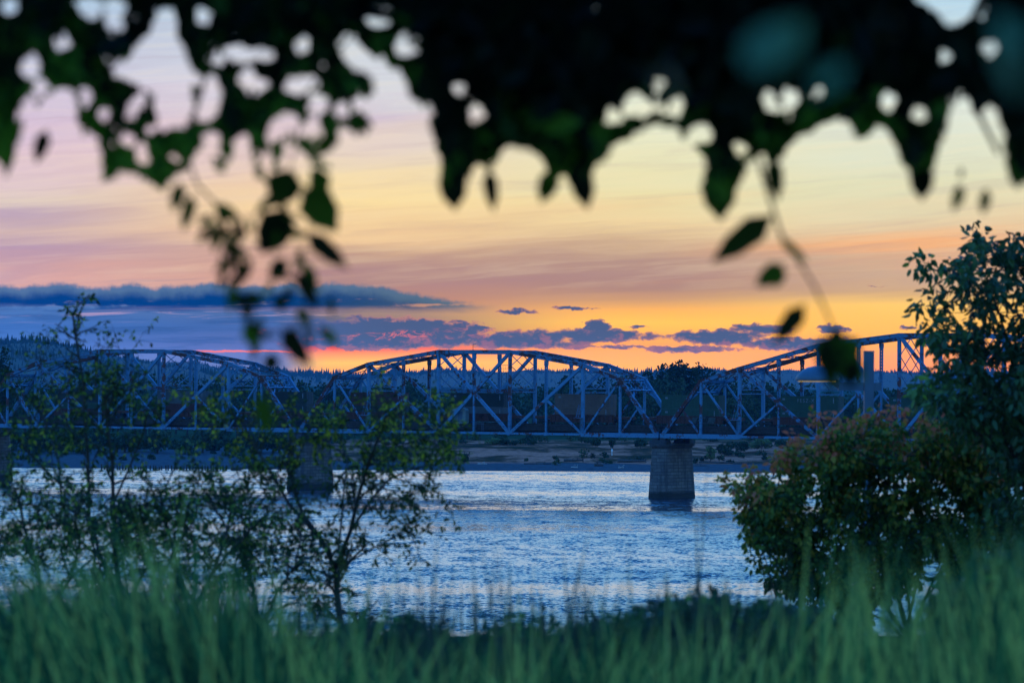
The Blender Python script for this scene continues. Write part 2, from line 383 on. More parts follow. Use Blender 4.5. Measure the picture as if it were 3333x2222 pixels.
def inpoly(px, py, poly):
    x = np.asarray(px); y = np.asarray(py); ins = np.zeros(x.shape, bool); j = len(poly)-1
    for i in range(len(poly)):
        xi, yi = poly[i]; xj, yj = poly[j]
        c = ((yi > y) != (yj > y)) & (x < (xj-xi)*(y-yi)/((yj-yi) or 1e-9) + xi); ins ^= c; j = i
    return ins

# ------------------------------------------------------------------ hills with conifers
def conifers(name, pts, hts, mat, **kw):
    """small ragged conical trees: three stacked star-shaped tiers each"""
    Vs, Fs = [], []; k = 0
    pts = np.asarray(pts); n = len(pts); ns = 5
    for tier, (z0, z1, r0) in enumerate([(0.05,.62,.20),(.35,.85,.15),(.62,1.0,.09)]):
        ph = rng.uniform(0, 6.28, n)
        ring = []
        for j in range(ns):
            a = ph + 2*math.pi*j/ns; rr = r0*hts*rng.uniform(.6,1.35,n)
            ring.append(np.stack([pts[:,0]+rr*np.cos(a), pts[:,1]+rr*np.sin(a), pts[:,2]+hts*(z0+rng.uniform(-.04,.04,n))], 1))
        apex = np.stack([pts[:,0]+hts*rng.uniform(-.01,.01,n), pts[:,1], pts[:,2]+hts*z1], 1)
        blk = np.stack(ring+[apex], 1).reshape(-1, 3); base_i = k + np.arange(n)*(ns+1)
        for j in range(ns): Fs.append(np.stack([base_i+j, base_i+(j+1)%ns, base_i+ns], 1))
        Vs.append(blk); k += len(blk)
    return npmesh(name, np.concatenate(Vs), np.concatenate(Fs), mat, **kw)
M_['conifer'] = simple('conifer forest', (.02,.035,.018), .9, .4, .02)
def ridge(name, tab, Yr, depth, label, x0, x1, seed, treeh, ntree, **kw):
    xs = np.linspace(x0, x1, 160); top = np.interp(xs, [a for a,_ in tab], [b for _,b in tab])
    rr = np.random.default_rng(seed)
    rows = []; fr = [(0,0),(.25,.45),(.5,.72),(.78,.93),(1,1),(1.5,.7),(2.2,.2)]
    top = top + snoise(xs*.012, xs*0, 1.0, seed+5)*5 + snoise(xs*.05, xs*0, 1.0, seed+6)*2.5
    P3 = np.array([at(x, y, Yr) for x, y in zip(xs, top)])
    for f_, h_ in fr:
        yy = Yr - depth + depth*f_
        base_z = 9.0; z = base_z + (P3[:,2] - base_z)*h_ + (snoise(P3[:,0]*.004, P3[:,0]*0+f_*9, 1.0, seed)*6 if 0 < f_ < 1 else 0)
        rows.append(np.stack([P3[:,0], np.full(len(xs), yy) , z], 1))
    Vv = np.concatenate(rows); n = len(xs); i = np.arange((len(fr)-1)*n).reshape(-1, n)[:, :-1].ravel()
    npmesh(name, Vv, np.stack([i, i+1, i+n+1, i+n], 1), M_['conifer'], smooth=True, kind='structure', label=label)
    # trees on it
    u = rr.uniform(0, 1, ntree); v = rr.uniform(0, 1, ntree)**.45*1.04; v[:ntree//3] = rr.uniform(.93, 1.06, ntree//3)
    X = np.interp(u, np.linspace(0,1,n), P3[:,0]); zt = np.interp(u, np.linspace(0,1,n), P3[:,2])
    hh = np.interp(v, [a for a,_ in fr], [b for _,b in fr])
    clump = np.clip(.8 + .7*snoise(X*.012, X*0, 1.0, seed+1), .3, 1.5)
    H = treeh*np.clip(rr.lognormal(-.2, .42, ntree), .3, 2.2)*clump
    conifers('conifer_forest', np.stack([X, Yr-depth+depth*v, 9+(zt-9)*hh-2], 1), H, M_['conifer'], kind='stuff', label='conifer forest covering ' + label, cat='forest')
ridge('left_hill', [(-600,1080),(-200,1090),(0,1112),(50,1122),(100,1117),(150,1117),(200,1124),(250,1134),(300,1146),(360,1158),(450,1172),(600,1200),(760,1236)], 5000, 900, 'the nearer blue hill at the far left', -900, 760, 11, 6, 6000)
ridge('far_hills', [(-900,1180),(500,1176),(640,1180),(760,1202),(900,1212),(1000,1218),(1120,1226),(1250,1222),(1340,1216),(1420,1208),(1500,1210),(1640,1212),(1700,1206),(1780,1203),(1900,1207),(1980,1213),(2060,1222),(2120,1216),(2220,1204),(2350,1206),(2540,1208),(2700,1207),(2860,1209),(3000,1214),(3333,1216),(4300,1210)], 8000, 1500, 'the long hazy blue ridge behind the bridge', -900, 4300, 12, 9, 17000)

# ------------------------------------------------------------------ far broadleaf trees
M_['farleaf'] = leafmat('far tree leaves', [(0,(.012,.03,.016)),(.5,(.03,.062,.03)),(1,(.07,.10,.045))], .15, .9)
M_['paleleaf'] = leafmat('pale shrub leaves', [(0,(.05,.09,.035)),(.5,(.11,.16,.06)),(1,(.2,.22,.10))], .2, .9)
def crown_pts(c, rx, rz, n, lobes=7, conif=False, seed=None):
    r_ = rng; out = []
    ls = []
    for k in range(lobes):
        a = r_.uniform(0, 6.28); h_ = r_.uniform(-.7, .85); rad = math.sqrt(max(.05, 1-h_*h_))*.62
        ls.append((c[0]+rx*rad*math.cos(a), c[1]+rx*rad*math.sin(a), c[2]+rz*h_*.75, r_.uniform(.28,.5)))
    per = n//lobes
    for x, y, z, s_ in ls:
        d = unit(per)*(r_.uniform(.55, 1, per)**.5)[:, None]
        out.append(np.stack([x + d[:,0]*rx*s_, y + d[:,1]*rx*s_, z + d[:,2]*rz*s_*1.1], 1))
    return np.concatenate(out)
def crown_mesh_arrays(P, size):
    n = len(P); Ls = size*rng.uniform(.6,1.3,n); return leaf_arrays(P, unit(n)+np.array([0,0,-.2]), unit(n), Ls, Ls*.8)
# the wood behind the shore: one mass of many trees
Vs, Fs, Ts = [], [], []; k = 0; TR = MB()
def wood_tree(px, ytop, Yd, rx, tone0):
    global k
    X0 = at(px, 1300, Yd).x; ztop = at(px, ytop, Yd).z; zb = float(zfar(np.array(X0), np.array(float(Yd)))); H = ztop - zb
    rz = H*.46; cz = zb + H*.55
    P = crown_pts((X0, Yd, cz), rx, rz, int(60+rx*70), lobes=9); V1, F1 = crown_mesh_arrays(P, .95)
    Vs.append(V1); Fs.append(F1+k); k += len(V1); Ts.append(np.repeat(np.clip(tone0 + rng.uniform(-.25,.25,len(P)),0,1), 6))
    TR.tube([(X0,Yd,zb-.3),(X0+.2,Yd,zb+H*.4),(X0,Yd,zb+H*.8)], [.35,.25,.1], 5)
tops = [(-100,1215),(60,1212),(330,1222),(400,1218),(520,1214),(640,1222),(740,1222),(860,1218),(950,1225),(1040,1232),(1180,1240),(1330,1240),(1450,1243),(1560,1248),(1720,1248),(1830,1240),(1880,1226),(1960,1222),(2040,1222),(2100,1215),(2420,1222),(2500,1228),(2560,1234),(2640,1258),(2700,1280),(2790,1262),(2860,1250),(2920,1262),(3000,1250),(3333,1240),(3700,1240)]
for i in range(150):
    px = -150 + i*26 + rng.uniform(-14,14)
    wood_tree(px, interp(px, tops) + rng.uniform(-6, 16), rng.uniform(1180, 1300), rng.uniform(2.6, 4.8), rng.uniform(.15,.6))
for i in range(110):                                    # lower layer in front
    px = -150 + i*36 + rng.uniform(-20,20)
    wood_tree(px, interp(px, tops) + rng.uniform(40, 85), rng.uniform(1090, 1160), rng.uniform(2.4, 4.0), rng.uniform(.2,.8))
for i in range(46):                                     # thicket down to the mud on the left
    px = -60 + i*23 + rng.uniform(-9,9)
    wood_tree(px, rng.uniform(1395, 1440), rng.uniform(985, 1040), rng.uniform(1.6, 2.8), rng.uniform(.1,.7))
npmesh('far_wood', np.concatenate(Vs), np.concatenate(Fs), M_['farleaf'], attr=np.concatenate(Ts), kind='stuff', label='mass of leafy trees behind the far shore', cat='trees')
TR.build('wood_trunks', M_['bark'], kind='stuff', label='trunks inside the wood behind the far shore', cat='trees')

def far_tree(px, ytop, Yd, rx, label, tone0=.25, mat='farleaf', name='broadleaf_tree', n=700, leaf=.9, cat='tree', lobes=10, ybase=None, group=None):
    X0 = at(px, 1300, Yd).x; ztop = at(px, ytop, Yd).z; zb = float(zfar(np.array(X0), np.array(float(Yd)))); H = ztop-zb
    e = empty(name, (X0, Yd, zb), label=label, cat=cat, group=group)
    P = crown_pts((0, 0, H*.56), rx, H*.47, n, lobes=lobes); V1, F1 = crown_mesh_arrays(P, leaf)
    npmesh('crown', V1, F1, M_[mat], e, attr=np.repeat(np.clip(tone0+rng.uniform(-.3,.3,len(P)),0,1), 6))
    tb = MB(); tb.tube([(0,0,-.3),(.1,0,H*.4),(0,0,H*.85)], [H*.022+.03, H*.015+.02, .03], 6)
    for q in range(4):
        a = rng.uniform(0,6.28); tb.tube([(0,0,H*rng.uniform(.2,.5)), (rx*.5*math.cos(a), rx*.5*math.sin(a), H*rng.uniform(.6,.8))], [H*.01+.02,.02], 5)
    tb.build('trunk', M_['bark'], e); return e
for px, yt, Yd, rx, lab in [(2130,1206,1235,4.2,'leftmost tree of the dark grove between the two bridge arches'),(2175,1190,1215,4.6,'tall round tree in the dark grove, left of its highest crown'),
        (2232,1181,1220,5.0,'highest dark crown of the grove behind the bridge pier'),(2290,1190,1210,4.6,'dark crown just right of the highest one in the grove'),
        (2345,1212,1225,4.4,'rightmost dark crown of the grove, above the right span post'),(2060,1225,1240,3.6,'small dark tree at the left foot of the grove'),
        (-5,1130,1020,4.2,'dark tree at the left edge of the photo above the bridge'),(1845,1228,1230,3.6,'dark tree standing out left of the lattice post of the middle span')]:
    far_tree(px, yt, Yd, rx, lab, tone0=.12, n=1400)
for px, yt, Yd, rx, lab, mt in [(2248,1448,948,2.0,'x','p')][:0]: pass
shrubs = [(2313,1455,965,1.5,'small pale yellow-green bush right of the stone pier','paleleaf'),(2400,1432,1000,3.4,'wide grey-green willow thicket right of the stone pier','farleaf'),
 (2480,1428,1005,3.2,'tall green thicket at the right end of the far shore','paleleaf'),(2360,1445,985,2.2,'low green bush just behind the pale yellow-green one','farleaf'),
 (1720,1425,1030,3.0,'dense dark green bush under the middle of the bridge','farleaf'),(1660,1430,1035,2.8,'green bush left of the dense dark one on the shore','farleaf'),(1610,1428,1040,2.6,'round grey-green bush at left of the bush row under the bridge','paleleaf'),
 (1940,1426,1020,1.3,'slim upright bush under the right part of the middle span','farleaf'),(1995,1428,1010,.9,'thin dark sapling beside the white marker','farleaf'),(2085,1430,1015,2.0,'grey bush just left of the stone pier','farleaf'),
 (1480,1428,1030,1.4,'pale bushy clump under the left half of the middle span','paleleaf'),(1440,1432,1025,1.2,'small grey clump beside the pale one under the span','farleaf'),(1515,1477,950,1.0,'lone low bush on the open sand','farleaf'),
 (1350,1436,1020,1.6,'scrubby bush on the bank left of the pale clump','farleaf'),(2560,1430,1005,3.0,'green thicket partly behind the red-tipped bush','farleaf')]
for px, yt, Yd, rx, lab, mt in shrubs:
    far_tree(px, yt, Yd, rx, lab, tone0=.45, mat=mt, name='shore_bush', n=int(260+rx*260), leaf=.42, cat='bush', lobes=8, group='bushes on the far shore')

Vs, Fs, Ts = [], [], []; k = 0
for i in range(420):
    yd_ = 940 + 190*rng.uniform(0,1)**.8; px_ = rng.uniform(-100, 3500); x_ = at(px_, 1400, yd_).x
    dens = snoise(np.array(x_*.9), np.array(yd_*.5), .06, 91)
    if dens < .15 - (yd_-940)/260 and px_ > 900: continue
    r_w = rng.uniform(.5, 1.3) + (yd_-940)/160; zb = float(zfar(np.array(x_), np.array(yd_))); hh_ = r_w*rng.uniform(.5, 1.1)
    P = crown_pts((x_, yd_, zb + hh_*.6), r_w, hh_*.8, int(40 + 45*r_w), lobes=5); V1, F1 = crown_mesh_arrays(P, .5)
    Vs.append(V1); Fs.append(F1+k); k += len(V1); Ts.append(np.repeat(np.clip(rng.uniform(.1,.9) + rng.uniform(-.2,.2,len(P)),0,1), 6))
npmesh('shore_scrub', np.concatenate(Vs), np.concatenate(Fs), M_['farleaf'], attr=np.concatenate(Ts), kind='stuff', label='low scrub dotted over the far shore', cat='scrub')

# ------------------------------------------------------------------ bridge
TH = math.atan2(.534, .845); PAN = 8.1; WB = 9.0; ZC = 11.56
P0 = Vector((-111.1, 798.0, 0)); dv = Vector((math.cos(TH), -math.sin(TH), 0)); nv = Vector((math.sin(TH), math.cos(TH), 0))
def bridge_pt(s, t_, z): return P0 + dv*s + nv*t_ + Vector((0,0,z))
def s_of_px(px, t_):
    k = (px-CX)/F   # X = k Y
    X0 = P0.x + nv.x*t_; Y0 = P0.y + nv.y*t_
    return (k*Y0 - X0)/(dv.x - k*dv.y)
def lattice(mb, p, q, wd, half, up, step=.9, bar=.07):
    """two channels with crossed lacing between"""
    p = Vector(p); q = Vector(q); d = (q-p); L = d.length; d.normalize(); u = Vector(up).normalized()
    side = d.cross(u).normalized()
    for sg in (-1, 1): mb.bar(p+u*(sg*half), q+u*(sg*half), wd, .12, up)
    n = max(2, int(L/step)); 
    for fs in (-1, 1):
        o_ = side*(fs*wd*.5)
        for i in range(n):
            a = p + d*(L*i/n); b = p + d*(L*(i+1)/n)
            mb.bar(a+u*half+o_, b-u*half+o_, bar, bar, side); mb.bar(a-u*half+o_, b+u*half+o_, bar, bar, side)
def make_span(name, s0, npn, topz, label, rusty_end=False):
    e = empty(name, bridge_pt(s0, 0, 0), -TH, label=label, cat='bridge span')
    L = npn*PAN; nodes = sorted(topz); zt = lambda i: ZC + np.interp(i, nodes, [topz[k_] for k_ in nodes])
    mids = npn//2
    mp_, mr = M_['paint'], M_['paint_rusty']
    def B(nm, mb, mat=mp_): return mb.build(nm, mat, e)
    for ti, t_ in enumerate((0.0, WB)):
        P = lambda i, z: (i*PAN, t_, z)
        mb = MB(); 
        for a, b in zip(nodes[:-1], nodes[1:]):
            mb.bar(P(a, zt(a)), P(b, zt(b)), .62, .66, ext=.12)
            mb.bar(P(a, zt(a)+.37), P(b, zt(b)+.37), .78, .06, ext=.1)
        for a in nodes: mb.box((a*PAN, t_, zt(a)-.15), (.9, .70, 1.0))
        B('top_chord', mb, mr)
        mb = MB()
        mb.bar(P(0, ZC), P(2, ZC), .6, .84, ext=.35); mb.bar(P(npn-2, ZC), P(npn, ZC), .6, .84, ext=.35)
        for q in (-.28, .28): mb.bar((2*PAN, t_+q, ZC+.02), ((npn-2)*PAN, t_+q, ZC+.02), .09, .42)
        for a in range(npn+1): mb.lathe((a*PAN, t_, ZC-.3), [(.36,0),(.36,.6)], 10) if False else mb.box((a*PAN, t_, ZC), (.62, .74, .62))
        B('bottom_chord', mb, mp_)
        for a, h_ in ((0, 1), (npn, npn-1)):
            mb = MB(); mb.bar(P(a, ZC), P(h_, zt(h_)), .66, .72, ext=.05); mb.bar(P(a, ZC+.1), P(h_, zt(h_)+.1), .8, .1); B('end_post', mb, mr)
            mb = MB(); md = (np.array(P(a, ZC)) + np.array(P(h_, zt(h_))))/2
            mb.bar(tuple(md), P(h_, ZC), .3, .34); B('sub_strut', mb, mr)
            mb = MB(); mb.bar(P(h_, zt(h_)), P(2 if a == 0 else npn-2, ZC), .26, .34); B('hip_diagonal', mb, mp_)
            mb = MB(); mb.bar(P(h_, ZC), P(h_, zt(h_)), .42, .40, (1,0,0)); B('hip_vertical', mb, mp_)
        for i in range(2, npn-1):
            mb = MB()
            if i % 2 == 0:
                mb.bar(P(i, ZC), P(i, zt(i)), .56, .54, (1,0,0))
            else:
                # sub-vertical: solid plate head, laced shaft above the crossing, slim post below
                if i in (1, npn-1): continue
                zm = ZC + (zt(i-1 if i < mids else i+1) if i != mids else zt(i))*0 + midz(i, zt, npn)
                mb.bar(P(i, ZC), P(i, zm), .34, .34, (1,0,0))
                lattice(mb, P(i, zm), P(i, zt(i)-1.2), .34, .25, (1,0,0), .55, .09)
                mb.box((i*PAN, t_, zt(i)-.8), (.8, .36, .9))
            B('vertical', mb, mp_ if i % 3 else mr)
        # main diagonals, top node towards mid-span, plus half diagonals
        for i in range(2, npn-1, 2):
            j = i+2 if i < mids else i-2
            if abs(j) > npn: continue
            mb = MB(); mb.bar(P(i, zt(i)), P(j, ZC), .44, .60, ext=-.1); B('diagonal', mb, mr if i == 2 else mp_)
            if i == mids: 
                pass
            ms = (i+j)/2; zm = ZC + midz(int(ms), zt, npn)
            mb = MB(); mb.bar((ms*PAN, t_, zm), P(i, ZC), .30, .40); 
            if not ((i == mids-1 or i == mids+1) and True): B('half_diagonal', mb, mp_)
        if ti == 0:
            for i in (2, npn-2):   # ladder with cage on the outside of the post
                mb = MB(); x = i*PAN - .1
                for q in (-.3, .3): mb.bar((x+q-.7, -.75, ZC+3.2), (x+q-.1, -.45, ZC+6.0), .07, .07)
                for r_ in range(9): mb.bar((x-.3-.7+.6*r_/9, -.75+.3*r_/9, ZC+3.2+2.8*r_/9), (x+.3-.7+.6*r_/9, -.75+.3*r_/9, ZC+3.2+2.8*r_/9), .05, .05)
                mb.box((x-.4, -.7, ZC+3.1), (1.7, .9, .08))
                for q in (-.22, .22): mb.bar((x+q, -.42, ZC+.4), (x+q, -.42, ZC+3.2), .06, .06)
                for r_ in range(8): mb.bar((x-.22, -.42, ZC+.6+r_*.34), (x+.22, -.42, ZC+.6+r_*.34), .05, .05)
                B('ladder', mb, mp_)
    # mid-height longitudinal girders over the centre panels
    for t_ in (0.0, WB):
        mb = MB(); a, b = (mids-1, mids+1) if mids % 2 else (mids-2, mids+2)
        lattice(mb, (a*PAN+.3, t_, ZC+8.0), (b*PAN-.3, t_, ZC+8.0), .3, .28, (0,0,1), .6, .08); B('mid_girder', mb, mr)
    # top laterals
    mb = MB()
    for a in range(1, npn):
        lattice(mb, (a*PAN, .3, zt(a)+.1), (a*PAN, WB-.3, zt(a)+.1), .22, .2, (0,0,1), 1.2, .06)
        if a < npn-1:
            mb.bar((a*PAN, .3, zt(a)+.1), ((a+1)*PAN, WB-.3, zt(a+1)+.1), .14, .14); mb.bar((a*PAN, WB-.3, zt(a)+.1), ((a+1)*PAN, .3, zt(a+1)+.1), .14, .14)
    B('top_bracing', mb, mr)
    # sway frames between the trusses at the main posts
    for i in range(2, npn-1, 2):
        zlow = ZC + 8.6; zz = zt(i)-.5; mb = MB()
        if zz - zlow > 1.2:
            ny = 2 if zz-zlow < 6.2 else 3; hh = (zz-zlow)/ny
            for r_ in range(ny):
                for c_ in range(2):
                    t0 = .3 + c_*(WB-.6)/2; t1 = t0 + (WB-.6)/2; z0 = zlow + r_*hh; z1 = z0 + hh
                    mb.bar((i*PAN, t0, z0), (i*PAN, t1, z1), .1, .13); mb.bar((i*PAN, t0, z1), (i*PAN, t1, z0), .1, .13)
        for q in (0, -.75): mb.bar((i*PAN, .3, zlow+q), (i*PAN, WB-.3, zlow+q), .2, .2)
        B('sway_frame', mb, mp_)
    # portals: lattice with round-bellied webs on the end posts
    for a, h_ in ((0, 1), (npn, npn-1)):
        mb = MB(); top_ = Vector((h_*PAN, 0, zt(h_))); bot_ = Vector((a*PAN, 0, ZC)); dd = (bot_-top_).normalized()
        up_ = -dd
        A = top_ + dd*.1; C = top_ + dd*2.5
        for q in (A, C): mb.bar(q+Vector((0,.3,0)), q+Vector((0,WB-.3,0)), .3, .26, up_)
        nb_ = 3; sw = (WB-.6)/nb_
        for c_ in range(nb_):
            t0 = .3 + c_*sw; cen = (A+C)/2 + Vector((0, t0+sw/2, 0))
            pts = [cen + Vector((0, math.cos(x)*sw*.30, 0)) + up_*(math.sin(x)*.62) for x in np.linspace(0, 2*math.pi, 15)]
            mb.tube(pts, .11, 5)
            for sx in (-1, 1):
                for sz in (-1, 1): mb.bar(cen + Vector((0, sx*sw*.2, 0)) + up_*(sz*.42), cen + Vector((0, sx*sw*.5, 0)) + up_*(sz*1.15), .16, .22)
        for sx, t0 in ((1, .35), (-1, WB-.35)): mb.bar(C + Vector((0, t0, 0)) + dd*2.0, C + Vector((0, t0+sx*2.0, 0)), .22, .25)
        B('portal', mb, mp_)
    # floor
    mb = MB()
    for a in range(npn+1): mb.box((a*PAN, WB/2, ZC+.75), (.45, WB-.7, 1.25))
    for t_ in (1.5, 3.3, 5.7, 7.5): mb.box((L/2, t_, ZC+.95), (L-.1, .4, 1.1))
    B('floor_frame', mb, M_['dark_steel'])
    mb = MB(); mb.box((L/2, WB/2, ZC+1.62), (L+.3, WB-.9, .22)); 
    for t_ in (1.7, 3.1, 5.9, 7.3): mb.box((L/2, t_, ZC+1.81), (L+.3, .1, .15))
    mb.box((L/2, .62, ZC+1.1), (L, .12, 1.0))
    B('deck', mb, M_['ballast'])
    mb = MB()
    for z in (ZC+2.3, ZC+1.35): mb.bar((0, -.42, z), (L, -.42, z), .05, .05)
    B('handrail_wire', mb, M_['dark_steel'])
    return e, zt
def midz(i, zt, npn):
    """height over the chord where a main diagonal passes under the sub-vertical at node i"""
    mids = npn//2
    if i == mids and mids % 2: return (zt(i-1)-ZC)/2
    a = i-1 if i < mids else i+1
    return (zt(a)-ZC)/2
tz10 = {1:10.3, 2:12.95, 4:15.4, 6:15.4, 8:12.95, 9:10.3}
tz14 = {1:10.0, 2:12.4, 4:16.6, 6:18.5, 8:18.5, 10:16.6, 12:12.4, 13:10.0}
make_span('truss_span', 0, 10, tz10, 'left steel truss span, half hidden behind the leafy saplings')
make_span('truss_span', 10.17*PAN, 10, tz10, 'middle steel truss span with the aerial mast on its top chord')
make_span('truss_span', 20.30*PAN, 14, tz14, 'tallest steel truss span at the right, rising behind the street lamp')
# aerial mast on the middle span
pm = bridge_pt(s_of_px(1539, 0), 0, 0); zt_m = at(1539, 1143, pm.y).z
mb = MB(); mb.bar((0,0,-.1), (0,0,1.1), .09, .09, (1,0,0)); mb.bar((0,0,1.02), (.55,.0,1.06), .07, .05); mb.box((0,0,-.02),(.3,.3,.08))
ms = mb.build('aerial_mast', M_['black'], label='thin dark mast with a short arm on the middle truss', cat='mast'); ms.location = (pm.x, pm.y, ZC+15.4+.42)
# finials on the other chords are absent; piers
def stone_mat():
    m, t = mat_new('pier stone'); tcn = t.new('ShaderNodeTexCoord'); mp = t.new('ShaderNodeMapping'); t.l.new(tcn.outputs['Object'], mp.inputs[0])
    spx = t.new('ShaderNodeSeparateXYZ'); t.l.new(tcn.outputs['Object'], spx.inputs[0])
    ox, oy, oz = (V(t, spx.outputs[i]) for i in range(3))
    br = t.new('ShaderNodeTexBrick'); t.put(br.inputs['Vector'], t.xyz(ox + oy, oz, 0.0)); br.inputs['Scale'].default_value = 1.0
    br.inputs['Color1'].default_value = (.15,.14,.13,1); br.inputs['Color2'].default_value = (.09,.085,.085,1); br.inputs['Mortar'].default_value = (.035,.035,.035,1)
    br.inputs['Mortar Size'].default_value = .04; br.inputs['Brick Width'].default_value = 1.9; br.inputs['Row Height'].default_value = .613
    st_ = t.noise(t.xyz(ox*1.1+oy*1.1, oz*.12, 3.0), 1.0, 5, .6); n = t.noise(tcn.outputs['Object'], .7, 7, .7, .4); c = t.mix(t.sm(st_, .5, .64)*.6, V(t, br.outputs[0]), (.03,.028,.03,1)); c = t.mix(t.sm(n, .45, .7)*.6, c, (.05,.042,.042,1))
    c = t.mix(t.sm(n, .42, .25)*.6, c, (.22,.22,.22,1))
    c = t.mix(t.sm(oz + (n-.5)*1.2, 1.5, .9), c, (.014,.017,.014,1))
    p = t.new('ShaderNodeBsdfPrincipled'); t.put(p.inputs['Base Color'], c); p.inputs['Roughness'].default_value = .9
    bn = t.new('ShaderNodeBump'); bn.inputs['Strength'].default_value = .6; bn.inputs['Distance'].default_value = .15; t.put(bn.inputs['Height'], V(t, br.outputs[0]).nt.mix(.5, V(t, br.outputs[0]), n)); t.l.new(bn.outputs[0], p.inputs['Normal'])
    o = t.new('ShaderNodeOutputMaterial'); t.l.new(p.outputs[0], o.inputs[0]); return m
M_['stone'] = stone_mat()
M_['capstone'] = simple('cap stone', (.05,.05,.052), .9, .3, 1.5)
def stadium(L, T, z, n=9):
    h = L/2 - T/2; out = []
    for j in range(n): a = math.pi*j/(n-1); out.append((T/2*math.cos(a), h + T/2*math.sin(a), z))
    for j in range(n): a = math.pi + math.pi*j/(n-1); out.append((T/2*math.cos(a), -h + T/2*math.sin(a), z))
    return out
def stad_block(mb, prof):
    n = 18; vs = []; fs = []
    for L, T, z in prof: vs += stadium(L, T, z)
    for i in range(len(prof)-1):
        for j in range(n): fs.append((i*n+j, i*n+(j+1)%n, (i+1)*n+(j+1)%n, (i+1)*n+j))
    fs.append(tuple(range(n))[::-1]); fs.append(tuple((len(prof)-1)*n+j for j in range(n))); mb.add(vs, fs)
def make_pier(s, label):
    e = empty('stone_pier', bridge_pt(s, WB/2, 0), -TH, label=label, cat='bridge pier')
    mb = MB(); prof = [(13.4, 4.9, -3.0)]
    nz = 15
    for i in range(nz):
        z0 = i*9.2/nz; z1 = (i+1)*9.2/nz; f0 = 1-i/nz; 
        L = 11.2 + 1.7*f0 + random.uniform(-.04,.04); T = 3.7 + .9*f0 + random.uniform(-.04,.04)
        prof += [(L, T, z0+.05), (L-.02, T-.02, z1-.05), (L-.16, T-.16, z1-.02), (L-.16, T-.16, z1+.02)]
    stad_block(mb, prof[:-2] + [(11.1, 3.6, 9.2)]); mb.build('shaft', M_['stone'], e)
    mb = MB(); stad_block(mb, [(11.4,3.9,9.2),(11.4,3.9,9.55),(12.2,4.6,9.6),(12.3,4.7,10.1)]); mb.build('cap', M_['capstone'], e)
    for t_ in (-WB/2, WB/2):
        mb = MB(); 
        mb.add([(-1.75,t_-1.1,10.1),(1.75,t_-1.1,10.1),(1.75,t_+1.1,10.1),(-1.75,t_+1.1,10.1),(-1.6,t_-.95,10.75),(1.6,t_-.95,10.75),(1.6,t_+.95,10.75),(-1.6,t_+.95,10.75)], [(3,2,1,0),(4,5,6,7),(0,1,5,4),(1,2,6,5),(2,3,7,6),(3,0,4,7)])
        mb.box((-.8, t_, 10.94), (1.1, 1.0, .36)); mb.box((.8, t_, 10.94), (1.1, 1.0, .36)); mb.build('bearing', M_['dark_steel'], e)
    return e
make_pier(-.05*PAN, 'stone pier at the left edge of the photo, barely in view')
make_pier(10.08*PAN, 'stone pier behind the yellow-leaved sapling')
make_pier(20.235*PAN, 'tall tapered stone pier standing clear in the river')

# trackside cabinet and little guard rail on the near walkway of the middle span
M_['cabinet'] = simple('cabinet', (.14,.19,.19), .6, .15, 2)
pc_ = bridge_pt(s_of_px(1500, 1.2), 1.2, ZC+1.74)
e = empty('signal_cabinet', pc_, -TH, label='round-topped grey-green cabinet on the bridge deck below the dark green container', cat='cabinet')
mb = MB(); vs = []; prof = [(-1.5,0),(1.5,0),(1.5,2.6),(1.2,2.85),(.6,3.0),(0,3.05),(-.6,3.0),(-1.2,2.85),(-1.5,2.6)]
n_ = len(prof); mb.add([(a, -.6, b) for a, b in prof] + [(a, .6, b) for a, b in prof], [tuple(range(n_)), tuple(range(n_, 2*n_))[::-1]] + [(i, i+n_, (i+1)%n_+n_, (i+1)%n_) for i in range(n_)])
mb.build('housing', M_['cabinet'], e)
mb = MB(); mb.box((.3, -.63, 1.3), (1.0, .05, 2.0)); mb.build('door', M_['lampgrey'], e)
mb = MB(); mb.box((-.9, -.66, 2.1), (.18, .12, .22)); mb.build('lamp', M_['white'], e)
pg = bridge_pt(s_of_px(1545, -.5), -.5, ZC+.25)
mb = MB()
for x in (0, .35, 1.7, 2.0): mb.bar((x,0,0), (x,0,1.9), .05, .05, (1,0,0))
for z in (1.9, 1.55): mb.bar((-.2,0,z), (6.5 if z > 1.8 else 2.1,0,z), .05, .05)
gd = mb.build('guard_rail', M_['lampgrey'], label='pale thin guard rail on the bridge edge right of the cabinet', cat='railing'); gd.location = pg; gd.rotation_euler = (0,0,-TH)

# ------------------------------------------------------------------ train on the far track
M_['mark'] = simple('faded marking', (.16,.20,.22), .7, .3, 3); M_['tag'] = simple('graffiti ground', (.05,.07,.07), .8, .3, 2)
def corr(name, c): 
    m, t = mat_new(name); tcn = t.new('ShaderNodeTexCoord'); n = t.noise(tcn.outputs['Object'], .6, 6, .65)
    cc = t.ramp(n, [(.35, (*[v*.7 for v in c], 1)), (.7, (*c, 1))])
    p = t.new('ShaderNodeBsdfPrincipled'); t.put(p.inputs['Base Color'], cc); p.inputs['Roughness'].default_value = .6
    o = t.new('ShaderNodeOutputMaterial'); t.l.new(p.outputs[0], o.inputs[0]); return m
CC = {'green': corr('green container', (.012,.075,.045)), 'teal': corr('dark teal container', (.008,.028,.026)), 'brown': corr('tan container', (.16,.10,.075)),
      'red': corr('dark red container', (.085,.018,.018)), 'grey': corr('grey blue container', (.09,.11,.12)), 'rust': corr('red-brown container', (.11,.04,.03))}
def to_mesh(o, name, parent):
    me = bpy.data.meshes.new_from_object(o); n_ = bpy.data.objects.new(name, me); col.objects.link(n_); n_.parent = parent
    bpy.data.objects.remove(o); return n_
